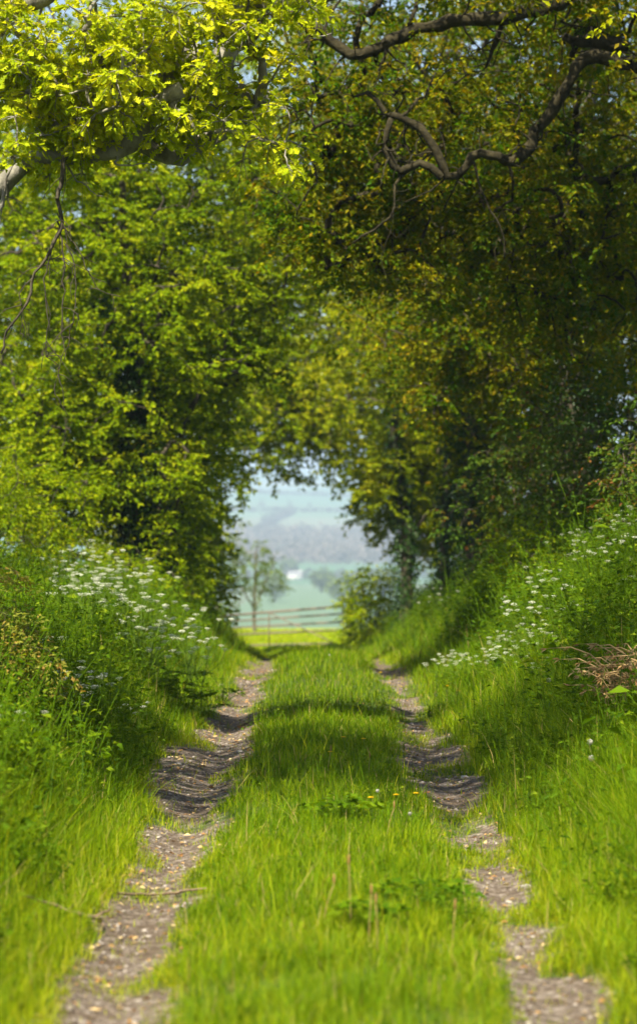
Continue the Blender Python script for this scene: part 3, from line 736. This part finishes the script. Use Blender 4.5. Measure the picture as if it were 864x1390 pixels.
# ------------------------------------------------------------------ gravel and litter in the ruts
mb = MB()
def rocks(n, xr, yr, s0, s1, tint=.5):
    X = rng.uniform(*xr, n); Y = rng.uniform(*yr, n)
    k = rng.uniform(0, 1, n) < rut_mask(X, Y) ** 2 * np.clip(.55 + .9 * sn(X, Y, 1.7, 26), .04, 1); X, Y = X[k], Y[k]; n = len(X)
    v = np.array([[1, 0, 0], [-1, 0, 0], [0, 1, 0], [0, -1, 0], [0, 0, 1], [0, 0, -1.],
                  [.62, .62, .62], [-.62, .62, .55], [-.6, -.6, .6], [.62, -.6, .55]])
    f = np.array([[0, 6, 4], [6, 2, 4], [2, 7, 4], [7, 1, 4], [1, 8, 4], [8, 3, 4], [3, 9, 4], [9, 0, 4], [0, 2, 6], [2, 1, 7], [1, 3, 8], [3, 0, 9],
                  [2, 0, 5], [1, 2, 5], [3, 1, 5], [0, 3, 5]])
    s = s0 * (s1 / s0) ** (rng.uniform(0, 1, n) ** 2.2)
    sc = np.stack([s, s * rng.uniform(.6, 1, n), s * rng.uniform(.35, .7, n)], 1)
    V = v[None] * (1 + rng.uniform(-.22, .22, (n, 10, 3))) * sc[:, None]
    a = rng.uniform(0, 6.28, n); ca, sa = np.cos(a)[:, None], np.sin(a)[:, None]
    V = np.stack([V[..., 0] * ca - V[..., 1] * sa, V[..., 0] * sa + V[..., 1] * ca, V[..., 2]], -1)
    V += np.stack([X, Y, gz(X, Y) + sc[:, 2] * .25], 1)[:, None]
    mb.add(V.reshape(-1, 3), [(f[None] + (np.arange(n) * 10)[:, None, None]).reshape(-1, 3)], np.repeat(rng.uniform(0, 1, n), 10))
rocks(24000, (-1.4, 1.4), (8.3, 18), .003, .017)
rocks(16000, (-1.4, 1.4), (18, 34), .006, .022)
m, nt, out = mat('rut_gravel')
p = nt.nodes.new('ShaderNodeBsdfPrincipled')
nt.links.new(ramp(nt, [(0, (.07, .05, .038)), (.5, (.16, .13, .11)), (1, (.32, .28, .25))], attr(nt)), p.inputs['Base Color'])
p.inputs['Roughness'].default_value = .9; nt.links.new(p.outputs[0], out.inputs['Surface'])
setp(mb.build('gravel', m), 'small loose stones lying in both wheel ruts', 'gravel', kind='stuff')
mb = MB()
n = 9000
X = rng.uniform(-1.6, 1.6, n); Y = rng.uniform(8.5, 34, n); k = rng.uniform(0, 1, n) < .06 + .7 * rut_mask(X, Y); X, Y = X[k], Y[k]; n = len(X)
a = rng.uniform(0, 6.28, n)
sz = rng.uniform(.015, .05, n)
leaves(mb, SIMPLE, np.stack([X, Y, gz(X, Y) + .012], 1), np.stack([np.cos(a), np.sin(a), rng.normal(0, .15, n)], 1), unit(np.array([0, 0, 1.]) + rng.normal(0, .35, (n, 3))), sz, sz * rng.uniform(.12, .7, n), rng.uniform(0, 1, n) ** 1.5)
setp(mb.build('leaf_litter', M['dry']), 'brown dead leaves and straw bits strewn in the wheel ruts', 'leaf litter', kind='stuff')

# ------------------------------------------------------------------ cow parsley
def make_parsley(seed, h, num, spread, name='cow_parsley'):
    r = np.random.default_rng(seed)
    root = empty(name)
    st = MB(); lf = MB()
    heads = []
    main = np.array([[0, 0, 0], [.01, .01, h * .35], [.03 * spread, .0, h * .7]])
    tubes(st, smooth_line(main, .1)[None], np.linspace(.006, .004, len(smooth_line(main, .1)))[None], 5, .4)
    for i in range(num):
        a = i * 2.4 + r.uniform(-.3, .3); rr = spread * r.uniform(.25, 1) * h * .4
        z0 = h * r.uniform(.3, .68); top = np.array([math.cos(a) * rr, math.sin(a) * rr, h * r.uniform(.82, 1.08)])
        b0 = np.array([0, 0, z0]); mid_ = (b0 + top) / 2 + np.array([math.cos(a) * .04, math.sin(a) * .04, -.02])
        ll = smooth_line([b0, mid_, top], .08); tubes(st, ll[None], np.linspace(.0035, .002, len(ll))[None], 4, .5)
        hb = MB(); R_ = r.uniform(.028, .05); nu = int(r.integers(9, 14))
        for k in range(nu):
            u = math.sqrt((k + .5) / nu); t = k * 2.4
            c = top + np.array([math.cos(t) * u * R_, math.sin(t) * u * R_, .03 - .012 * u * u])
            tubes(hb, np.stack([top, (top + c) / 2 + [0, 0, -.003], c])[None], np.full((1, 3), .0009), 3, .1)
            m_ = 7
            th = r.uniform(0, 6.28, m_); q_ = np.sqrt(r.uniform(0, 1, m_)) * .011
            pos = c + np.stack([np.cos(th) * q_, np.sin(th) * q_, r.uniform(0, .004, m_)], 1)
            ax = np.stack([np.cos(th), np.sin(th), 0 * th], 1)
            leaves(hb, DISC, pos, ax, unit(np.array([0, 0, 1.]) + r.normal(0, .4, (m_, 3))), .0075, .0075, r.uniform(0, 1, m_))
        heads.append((hb, top))
    # feathery leaves
    for i in range(5):
        a = r.uniform(0, 6.28); z0 = h * r.uniform(.02, .5); L = r.uniform(.18, .32)
        d = np.array([math.cos(a), math.sin(a), .35]); s_ = np.array([-math.sin(a), math.cos(a), 0])
        for j in range(9):
            t = .3 + .7 * j / 8; w = (1.1 - t) * .16 * L * 5 * .25 + .015
            for sg_ in (-1, 1):
                nn = 5
                q_ = np.linspace(.1, 1, nn)
                pos = np.array([0, 0, z0]) + d * L * t + s_ * sg_ * w * q_[:, None] * 1.6 + np.array([0, 0, -.12 * t * t * L])
                ax = unit(np.tile(s_ * sg_ + d * .6, (nn, 1)) + r.normal(0, .3, (nn, 3)))
                leaves(lf, SIMPLE, pos, ax, unit(np.array([0, 0, 1.]) + r.normal(0, .3, (nn, 3))), .035, .018, r.uniform(.2, .8, nn))
    st.build('stem', M['stem'], root)
    lf.build('foliage', M['weed'], root)
    for hb, top in heads: hb.build('flower_head', M['flower_white'], root)
    return root
protos = [make_parsley(s, h, k, sp) for s, h, k, sp in ((1, .85, 6, 1.1), (2, .95, 8, 1.2), (3, .70, 5, 1.0), (4, .60, 7, 1.3), (5, 1.0, 9, 1.0), (6, .5, 5, 1.2))]
used = set()
def place(i, x, y, label, group, s=1.0, tilt=0.0):
    o = protos[i] if i not in used else copy_tree(protos[i])
    used.add(i)
    o.location = (x, y, float(gz(x, y)) - .01); o.rotation_euler = (rng.normal(0, .08), rng.normal(0, .08) + tilt, rng.uniform(0, 6.28)); o.scale = (s, s, s)
    setp(o, label, 'cow parsley', group)
k = 0
for _ in range(38):       # the long white drift on the crest of the left bank
    px = rng.uniform(70, 275); Y = rng.uniform(23.5, 30)
    x = (px - 432) / F * Y
    place([0, 1, 4, 0, 2][k % 5], x, Y, 'white cow parsley plant in the drift along the crest of the left bank', 'cow parsley on the crest of the left bank', rng.uniform(.75, 1.0)); k += 1
for px, Y in ((92, 18.5), (104, 18.9), (80, 18.2), (122, 19.2), (138, 19.0), (70, 18.8), (112, 18.3)):
    place([3, 2, 5][k % 3], (px - 432) / F * Y, Y, 'white cow parsley plant in the small sunny patch lower on the left bank', 'cow parsley lower on the left bank', rng.uniform(.75, .95)); k += 1
for px, Y, h in ((185, 20.2, .6), (2, 14.5, .8)):
    place(3, (px - 432) / F * Y, Y, 'single small cow parsley right of the sunny patch on the left bank' if px > 100 else 'greenish cow parsley stalk at the left edge above the fallen stick', None, h); k += 1
for _ in range(26):      # right bank, upper
    px = rng.uniform(690, 885); Y = rng.uniform(23, 29)
    place([0, 2, 3, 4][k % 4], (px - 432) / F * Y, Y, 'white cow parsley plant among the weeds high on the right bank', 'cow parsley high on the right bank', rng.uniform(.6, .85)); k += 1
for _ in range(18):      # right bank, band of small flowers
    t = rng.uniform(0, 1); px = 600 + 160 * t + rng.normal(0, 14); Y = 27.5 - 5.0 * t + rng.normal(0, .4)
    place([5, 3][k % 2], (px - 432) / F * Y, Y, 'small cow parsley plant in the slanting white band low on the right bank', 'cow parsley low on the right bank', rng.uniform(.5, .8)); k += 1
for px, Y, lab in ((606, 36, 'cow parsley at the far top of the right bank, nearest the ivy trunks'), (588, 41, 'cow parsley farthest along the right bank near the leaning trunk')):
    place(0, (px - 432) / F * Y, Y, lab, None, .8)

# ------------------------------------------------------------------ dandelions
def dandelion(px, py, label, kind, h=.14, Yd=None):
    # stand it on the ground so that its head is where it shows
    Y = Yd
    if Y is None:
        cand = np.linspace(9, 45, 1500); X = (px - 432) / F * cand
        yy = HOR - (gz(X, cand) + h - EYE) / cand * F
        Y = float(cand[np.argmin(np.abs(yy - py))])
    x = (px - 432) / F * Y
    root = empty(kind, (x, Y, float(gz(x, Y))))
    setp(root, label, 'dandelion')
    st = MB(); ll = smooth_line([(0, 0, 0), (.01, 0, h * .5), (0, 0, h)], .03); tubes(st, ll[None], np.full((1, len(ll)), .0025), 5, .6)
    st.build('stem', M['stem'], root)
    hb = MB()
    if kind == 'dandelion':
        for ring, (r0, up) in enumerate(((.018, .25), (.013, .6), (.007, 1.2))):
            n_ = 14; th = np.arange(n_) / n_ * 6.28 + ring
            ax = np.stack([np.cos(th), np.sin(th), 0 * th + up], 1)
            leaves(hb, SIMPLE, np.tile([0, 0, h], (n_, 1)), ax, np.tile([0, 0, 1.], (n_, 1)), r0 * 1.25, .009, rng.uniform(0, 1, n_))
        hb.build('flower_head', M['flower_yellow'], root)
    else:
        n_ = 110; d = rand_dir(n_)
        hr = .019 if h > .2 else .011
        leaves(hb, DISC, d * hr + np.array([0, 0, h + .01]), np.cross(d, rand_dir(n_)), d, hr * .4, hr * .4, rng.uniform(0, 1, n_))
        tubes(hb, np.stack([np.tile([0, 0, h + .01], (n_, 1)), d * hr * .5 + np.array([0, 0, h + .01]), d * hr + np.array([0, 0, h + .01])], 1), np.full((n_, 3), .0005), 3, .2)
        hb.build('seed_head', M['seed_fluff'], root)
    return root
for px, py, lab in ((564, 1077, 'largest yellow dandelion, on the middle ridge beside the right rut'), (537, 1079, 'small yellow dandelion just left of the largest one'),
                    (503, 1083, 'half closed yellow dandelion, leftmost of the row on the middle ridge'), (466, 1001, 'left one of two yellow dandelions in the middle grass'),
                    (493, 1003, 'right one of two yellow dandelions in the middle grass'), (448, 1021, 'yellow dandelion alone below the pair in the middle grass'),
                    (607, 931, 'yellow dandelion at the foot of the right bank'), (621, 938, 'yellow dandelion low on the right bank, right of its neighbour'), (516, 913, 'orange-yellow dandelion by the far end of the right rut')):
    dandelion(px, py, lab, 'dandelion', .15)
for px, py, lab, h in ((800, 1009, 'white dandelion clock on a tall stalk at the foot of the right bank', .30), (802, 1031, 'second white dandelion clock just under the tall one on the right bank', .22),
                       (744, 925, 'dandelion clock among the white flowers of the right bank', .3), (512, 1076, 'white dandelion clock between the yellow flowers of the middle ridge', .17),
                       (556, 1107, 'faded dandelion clock below the largest yellow flower', .14), (447, 890, 'dandelion clock at the far end of the middle ridge', .2)):
    dandelion(px, py, lab, 'dandelion_clock', h)

# seeding grass stalks close by
def stalk(px, py, label, h=.28):
    cand = np.linspace(9, 30, 900); X = (px - 432) / F * cand
    yy = HOR - (gz(X, cand) - EYE) / cand * F
    Y = float(cand[np.argmin(np.abs(yy - py))]); x = (px - 432) / F * Y
    root = empty('seed_stalk', (x, Y, float(gz(x, Y)))); setp(root, label, 'plant stalk', 'dry seed stalks on the middle ridge')
    s_ = MB(); dx = rng.normal(0, .02); ll = smooth_line([(0, 0, 0), (dx * .3, 0, h * .5), (dx, 0, h)], .04); tubes(s_, ll[None], np.linspace(.002, .0013, len(ll))[None], 4, .6)
    s_.build('stem', M['dry'], root)
    s2 = MB(); pp = np.stack([ll[-1], ll[-1] + [0, 0, .012], ll[-1] + [0, 0, .03], ll[-1] + [0, 0, .045]])
    tubes(s2, pp[None], np.array([[.003, .0055, .005, .001]]), 6, .2, bump=.15); s2.build('seed_head', M['dry'], root)
for px, py, lab, h in ((476, 1268, 'tallest brown seed stalk near the bottom of the middle ridge', .30), (500, 1285, 'short seed stalk right of the tallest one', .22), (512, 1300, 'pale seed stalk nearest the viewer', .22),
                       (438, 1262, 'seed stalk left of the tallest one', .2), (613, 1300, 'seed stalk beside the near end of the right rut', .2), (525, 1135, 'seed stalk on the sunny part of the middle ridge', .16), (500, 1060, 'thin seed stalk in the shaded middle grass', .16),
                       (444, 1055, 'thin bent seed stalk at the centre of the shaded grass', .18)):
    stalk(px, py, lab, h)

# broad leaved weeds on the ridge
def rosette(px, py, label, size, n_):
    cand = np.linspace(9, 30, 900); X = (px - 432) / F * cand
    yy = HOR - (gz(X, cand) - EYE) / cand * F
    Y = float(cand[np.argmin(np.abs(yy - py))]); x = (px - 432) / F * Y
    r_ = MB(); th = rng.uniform(0, 6.28, n_); d = rng.uniform(0, 1, n_) ** .6
    pos = np.stack([np.cos(th) * d * size, np.sin(th) * d * size * .8, .10 + .09 * rng.uniform(0, 1, n_) * (1 - d)], 1)
    st_ = np.stack([pos * [.3, .3, 0], pos * [.6, .6, .6], pos], 1)
    tubes(r_, st_, np.full((n_, 3), .0015), 3, .4)
    ax = np.stack([np.cos(th), np.sin(th), rng.uniform(-.3, .4, n_)], 1)
    leaves(r_, LOBED, pos, ax, unit(np.array([0, 0, 1.]) + rng.normal(0, .3, (n_, 3))), rng.uniform(.05, .09, n_), rng.uniform(.05, .09, n_), rng.uniform(.1, .7, n_))
    o = r_.build('buttercup_plant', M['weed']); o.location = (x, Y, float(gz(x, Y)))
    setp(o, label, 'weed')
rosette(575, 1240, 'dark green broad-leaved clump beside the near end of the right rut', .24, 90)
rosette(465, 1118, 'leafy green clump in the middle ridge below the two dandelions', .2, 70)
rosette(500, 1270, 'low leafy clump near the bottom of the middle ridge', .15, 40)
rosette(300, 955, 'leafy clump on the left verge beside the far left rut', .2, 40)

# fallen sticks
def stick(lines, label, mat_=None):
    s_ = MB()
    for l, r0, r1 in lines:
        pp = []
        for px, py, up in l:
            Y = F * EYE / (py - HOR); x = (px - 432) / F * Y
            for _ in range(3):
                Y = F * (EYE - float(gz(x, Y)) - up) / (py - HOR); x = (px - 432) / F * Y
            pp.append((x, Y, float(gz(x, Y)) + up))
        ll = smooth_line(pp, .05, .003); tubes(s_, ll[None], np.linspace(r0, r1, len(ll))[None], 6, bump=.15)
    o = s_.build('fallen_stick', mat_ or M['stick'], origin=pp[0], smooth=True)
    setp(o, label, 'stick')
stick([([(32, 1216, .10), (62, 1225, .09), (92, 1236, .07), (118, 1243, .05), (138, 1248, .04)], .006, .012), ([(92, 1236, .07), (100, 1228, .1)], .006, .003),
       ([(128, 1246, .04), (142, 1238, .07), (150, 1234, .09)], .008, .004), ([(120, 1244, .04), (140, 1254, .02), (135, 1262, .02)], .008, .004)], 'brown forked stick lying in the grass left of the left rut')
stick([([(160, 1213, .02), (200, 1215, .02), (235, 1212, .02), (280, 1206, .03)], .009, .006)], 'thin straight dead twig lying across the left rut')
stick([([(322, 985, .02), (338, 980, .03), (352, 977, .03)], .016, .01)], 'short pale twig at the edge of the far left rut')
# a few larger stones
def stone(px, py, s, label):
    Y = F * (EYE + .04) / (py - HOR); x = (px - 432) / F * Y
    import bmesh
    bm = bmesh.new(); bmesh.ops.create_icosphere(bm, subdivisions=2, radius=1)
    for v in bm.verts:
        q_ = 1 + rng.normal(0, .07); v.co = Vector((v.co.x * s * q_, v.co.y * s * .75 * q_, v.co.z * s * .45 * q_))
    me = bpy.data.meshes.new('stone'); bm.to_mesh(me); bm.free(); me.materials.append(M['stone'])
    o = bpy.data.objects.new('stone', me); C.objects.link(o); o.location = (x, Y, float(gz(x, Y)) + s * .12); o.rotation_euler[2] = rng.uniform(0, 6)
    setp(o, label, 'stone')
stone(714, 1203, .030, 'largest pale stone on the right edge of the right rut')
stone(690, 1215, .022, 'pale stone just left of the largest stone in the right rut')
stone(647, 1213, .020, 'small pale stone at the left side of the right rut')
stone(705, 1178, .022, 'stone above the largest one in the right rut')
stone(300, 935, .05, 'whitish stone at the far end of the left rut')
stone(242, 1043, .035, 'pale flat stone at the outer edge of the left rut')
stone(630, 1055, .04, 'dark clod-like stone in the shaded part of the right rut')
stone(186, 1130, .02, 'grey stone at the outer edge of the sunny left rut')
stone(325, 1022, .035, 'light flat stone at the inner edge of the left rut')

# dead brown fern and dry grass at the right edge
def dry_clump(px, py, Y, label, n_, h, name='dry_grass_tuft'):
    cand = np.linspace(9, 24, 900); X = (px - 432) / F * cand
    yy = HOR - (gz(X, cand) - EYE) / cand * F
    Y = float(cand[np.argmin(np.abs(yy - py))]); x = (px - 432) / F * Y; z = float(gz(x, Y))
    r_ = MB(); a = rng.normal(math.pi, 1.1, n_); H = h * rng.uniform(.6, 1.2, n_); L_ = H * rng.uniform(.3, .9, n_)
    ts = np.linspace(0, 1, 6)[None, :, None]
    b0 = np.stack([rng.normal(0, .12, n_), rng.normal(0, .12, n_), np.full(n_, -.03)], 1)
    d = np.stack([np.cos(a) * L_, np.sin(a) * L_, 0 * a], 1)
    pp = b0[:, None] + d[:, None] * ts ** 1.6 + np.array([0, 0, 1.]) * (H[:, None, None] * (ts * 1.5 - .75 * ts ** 2.4))
    tubes(r_, pp, np.broadcast_to(np.array([.004, .004, .005, .006, .005, .001]), (n_, 6)), 3, rng.uniform(.1, .9))
    k2 = np.repeat(np.arange(n_), 8); t = rng.integers(3, 6, len(k2)); pos = pp[k2, t]
    ax = unit(d[k2] + rng.normal(0, .12, (len(k2), 3)) + [0, 0, -.15])
    leaves(r_, SIMPLE, pos, ax, rand_dir(len(k2)), .06, .012, rng.uniform(0, .8, len(k2)))
    o = r_.build(name, M['dry']); o.location = (x, Y, z); setp(o, label, 'dry grass')
dry_clump(868, 985, 19.0, 'arching tuft of dead brown grass at the right edge', 46, .52)
dry_clump(888, 965, 20.5, 'second dead brown tuft behind, cut by the right edge', 34, .52)
dry_clump(70, 930, 17.5, 'small brown seed grasses on the left bank below the white flowers', 9, .3)

# ------------------------------------------------------------------ the gate
def rod(mbb, a, b, r, sides=8):
    a = np.array(a, float); b = np.array(b, float)
    tubes(mbb, np.stack([a, (a + b) / 2, b])[None], np.full((1, 3), r), sides)
gr_top, gr_bot = P(466, 823, 80), P(466, 873, 80)
gl_top, gl_bot = P(303, 836, 83), P(303, 877, 83)
root = empty('field_gate', (gr_bot + gl_bot) / 2); org = (gr_bot + gl_bot) / 2
setp(root, 'rusty five-barred metal field gate closing the far end of the lane', 'gate')
for t in (0, .2, .42, .64, 1.0):
    b_ = MB(); rod(b_, gr_top + (gr_bot - gr_top) * t, gl_top + (gl_bot - gl_top) * t, .036 if t == 0 else .028)
    b_.build('bar', M['rust'], root, origin=org, smooth=True)
def gp(u, t):   # along, down
    return (gr_top + (gl_top - gr_top) * u) * (1 - t) + (gr_bot + (gl_bot - gr_bot) * u) * t
for u in (0.0, .61, 1.0):
    b_ = MB(); rod(b_, gp(u, -.02) + [0, -.03, 0], gp(u, 1.02) + [0, -.03, 0], .026 if u in (0, 1) else .02)
    b_.build('upright', M['rust'], root, origin=org, smooth=True)
b_ = MB(); rod(b_, gp(.60, .04) + [0, -.05, 0], gp(.08, .98) + [0, -.05, 0], .018); b_.build('brace', M['rust'], root, origin=org, smooth=True)
def post(p, h, r, label):
    z0 = float(gz(p[0], p[1])); b_ = MB()
    ll = np.array([[0, 0, -.3], [0, 0, .2], [.01, 0, h * .6], [.02, 0, h - .04], [.02, 0, h]])
    tubes(b_, ll[None], np.array([[r, r, r * .97, r * .95, r * .7]]), 9, bump=.05)
    o = b_.build('gate_post', M['post'], smooth=True); o.location = (p[0], p[1], z0); setp(o, label, 'post')
post((gp(0, 0) + np.array([.16, 0, 0])), EYE + (HOR - 815) / F * 80 - float(gz(.95, 80)), .11, 'weathered wooden post at the right end of the gate, half hidden by the bush')
post((gp(1, 0) - np.array([.16, 0, 0])), 1.35, .11, 'weathered wooden post at the left end of the gate')

# ------------------------------------------------------------------ far landscape
b = G((345 - 432) / F * 125, 125)
tree('young_tree', 'small pale airy tree in the field just beyond the gate', b, [b - [0, 0, .2], b + [0, 0, 1.6], b + [.1, 0, 4.2]],
     [([b + [0, 0, 1.2], b + [.6, 0, 2.6], b + [1.0, 0, 3.8]], .05, .02), ([b + [0, 0, 1.2], b + [-.7, 0, 2.4], b + [-1.0, 0, 3.6]], .05, .02)],
     [(b + [0, 0, 2.9], (1.7, 1.5, 1.7), 46), (b + [-1, 0, 4.3], (1.2, 1.2, 1.4), 20)],
     M['leaf_far'], M['bark_grey'], SIMPLE, leaf=.14, R=.5, twigs=5, per=9, r_trunk=.09, arch=False)
def crown_mass(mb, c, r, n_, leaf, tint):
    d = rand_dir(n_); u = rng.uniform(.45, 1, n_)
    lob = 1 + .22 * np.sin(d[:, 0] * 5 + c[0]) * np.cos(d[:, 2] * 6 + c[1])
    pos = np.array(c) + d * (u * lob)[:, None] * np.array(r)
    leaves(mb, SIMPLE, pos, rand_dir(n_), unit(d + rng.normal(0, .5, (n_, 3))), leaf, leaf * .8, np.clip(rng.normal(tint, .2, n_), 0, 1))
def far_tree(px, Y, h, w, label, lm='leaf_wood', n_=500, group='trees in the far valley'):
    x = (px - 432) / F * Y; z = float(gz(x, Y)); root = empty('valley_tree', (x, Y, z)); setp(root, label, 'tree', group)
    t_ = MB(); tubes(t_, np.array([[[0, 0, -.3], [0, 0, h * .3], [0, 0, h * .7]]]), np.array([[w * .05, w * .04, w * .02]]), 7); t_.build('trunk', M['bark_grey'], root)
    c_ = MB(); crown_mass(c_, (0, 0, h * .6), (w * .5, w * .5, h * .42), n_, w * .13, .5); c_.build('crown', M[lm], root)
for px, Y, h, w, lab in ((372, 1400, 16, 17, 'pale round tree left in the far valley meadow'), (436, 1700, 15, 17, 'round tree in the middle of the far valley'), (462, 1350, 15, 17, 'tree at the right of the far valley meadow'),
                         (392, 2330, 16, 20, 'tree behind the white farmhouse'), (300, 1450, 16, 18, 'valley tree hidden behind the maple'), (520, 1500, 16, 18, 'valley tree behind the leaning trunk')):
    far_tree(px, Y, h, w, lab, 'leaf_far')
# wood and hedges on the far slope
mb = MB()
for _ in range(800):
    Y = rng.uniform(2600, 3450); px = rng.uniform(150, 700)
    x = (px - 432) / F * Y; z = float(gz(x, Y)); h = rng.uniform(14, 22)
    crown_mass(mb, (x, Y, z + h * .5), (h * .7, h * .7, h * .6), 60, 4.0, .55 + .25 * float(sn(x, Y, .01, 80)))
setp(mb.build('far_wood', M['leaf_wood']), 'hazy grey-brown wood on the hillside across the valley', 'wood', kind='stuff')
mb = MB()
for (x0, y0, x1, y1) in ((-600, 2250, 700, 2330), (-700, 4000, 700, 4160), (-90, 3500, -40, 4000), (-900, 5000, 900, 4850), (160, 4160, 260, 4900)):
    L_ = math.hypot(x1 - x0, y1 - y0)
    for k in range(int(L_ / 7)):
        t = (k + rng.uniform(0, 1)) / (L_ / 7); x = x0 + (x1 - x0) * t; y = y0 + (y1 - y0) * t
        h = rng.uniform(6, 11) * (1 + (rng.uniform() < .12) * 1.2)
        crown_mass(mb, (x, y, float(gz(x, y)) + h * .45), (6, 6, h * .55), 40, 3, .25)
setp(mb.build('far_hedges', M['leaf_wood']), 'dark field hedges crossing the valley and far slope', 'hedges', kind='stuff')
# farmhouse
def box(mbb, c, s):
    c = np.array(c, float); s = np.array(s, float) / 2
    v = np.array([[x, y, z] for x in (-1, 1) for y in (-1, 1) for z in (-1, 1)]) * s + c
    mbb.add(v, [np.array([[0, 1, 3, 2], [4, 6, 7, 5], [0, 4, 5, 1], [2, 3, 7, 6], [0, 2, 6, 4], [1, 5, 7, 3]])])
Y = 2250; x = (400 - 432) / F * Y
root = empty('farmhouse', (x, Y, float(gz(x, Y))), .15); root.scale = (1.5, 1.5, 1.5); setp(root, 'tiny white farmhouse with a grey roof far down in the valley', 'farmhouse')
b_ = MB(); box(b_, (0, 0, 1.6), (8, 4.6, 3.8)); b_.add([[-4, -2.3, 3.5], [-4, 2.3, 3.5], [-4, 0, 5], [4, -2.3, 3.5], [4, 2.3, 3.5], [4, 0, 5]], [np.array([[0, 2, 1], [3, 4, 5]])]); b_.build('wall', M['wall_white'], root)
b_ = MB()
for s_ in (-1, 1):
    b_.add([[-4.3, s_ * 2.6, 3.36], [4.3, s_ * 2.6, 3.36], [4.3, 0, 5.05], [-4.3, 0, 5.05], [-4.3, s_ * 2.6, 3.2], [4.3, s_ * 2.6, 3.2], [4.3, 0, 5.2], [-4.3, 0, 5.2]], [np.array([[0, 1, 2, 3], [4, 5, 1, 0], [0, 3, 7, 4], [1, 5, 6, 2], [4, 7, 6, 5]])])
rf = b_.build('roof', M['slate'], root)
b_ = MB(); box(b_, (3.2, 0, 5.4), (.7, .7, 1.2)); b_.build('chimney', M['wall_white'], rf)
for wx in (-2.6, 0, 2.6):
    b_ = MB(); box(b_, (wx, -2.33, 1.9), (.9, .08, 1.1)); b_.build('window', M['glass'], root)

# ------------------------------------------------------------------ haze
HZ = 0.00021
bpy.ops.mesh.primitive_cube_add(size=1, location=(0, 8700, 120)); o = bpy.context.object
o.name = 'haze'; o.scale = (18200, 18000, 520); o['kind'] = 'stuff'; o['label'] = 'thin blue haze filling the valley air'
m = bpy.data.materials.new('haze'); m.use_nodes = True; nt = m.node_tree; nt.nodes.clear()
out = nt.nodes.new('ShaderNodeOutputMaterial'); v = nt.nodes.new('ShaderNodeVolumePrincipled')
v.inputs['Color'].default_value = (.58, .76, 1, 1); v.inputs['Density'].default_value = HZ; v.inputs['Anisotropy'].default_value = .0
nt.links.new(v.outputs[0], out.inputs['Volume']); o.data.materials.append(m)

# ------------------------------------------------------------------ light, sky, camera
S = np.array([-.20, -.50, .84]); S = S / np.linalg.norm(S)
elev = math.asin(S[2]); azi = math.atan2(S[0], S[1])
w = bpy.data.worlds.new('World'); bpy.context.scene.world = w; w.use_nodes = True
nt = w.node_tree; bg = nt.nodes['Background']
sky = nt.nodes.new('ShaderNodeTexSky'); sky.sky_type = 'NISHITA'; sky.sun_disc = False
sky.sun_elevation = elev; sky.sun_rotation = azi; sky.air_density = 1.0; sky.dust_density = 1.5
nt.links.new(sky.outputs[0], bg.inputs[0]); bg.inputs[1].default_value = .055
l = bpy.data.lights.new('sun', 'SUN'); l.energy = 5.0; l.angle = math.radians(.5); l.color = (1, .92, .72)
lo = bpy.data.objects.new('sun', l); C.objects.link(lo)
lo.rotation_euler = Vector(-S).to_track_quat('-Z', 'Y').to_euler()

cam = bpy.data.cameras.new('camera'); co = bpy.data.objects.new('camera', cam); C.objects.link(co)
cam.sensor_fit = 'VERTICAL'; cam.sensor_height = 36; cam.lens = 36 * F / 1390
cam.shift_y = (HOR - 695) / 1390
co.location = (0, 0, EYE); co.rotation_euler = (math.radians(90), 0, 0)
cam.clip_start = .1; cam.clip_end = 40000
cam.dof.use_dof = True; cam.dof.focus_distance = 19; cam.dof.aperture_fstop = 2.4
sc = bpy.context.scene; sc.camera = co
sc.render.resolution_x = 636; sc.render.resolution_y = 1024
sc.view_settings.view_transform = 'Standard'; sc.view_settings.look = 'None'; sc.view_settings.exposure = 1.62; sc.view_settings.gamma = 1
sc.render.engine = 'CYCLES'
cy = sc.cycles
cy.use_denoising = True
cy.max_bounces = 6; cy.diffuse_bounces = 3; cy.glossy_bounces = 1; cy.transmission_bounces = 4; cy.volume_bounces = 0; cy.transparent_max_bounces = 4
cy.caustics_reflective = False; cy.caustics_refractive = False
cy.sample_clamp_indirect = 6
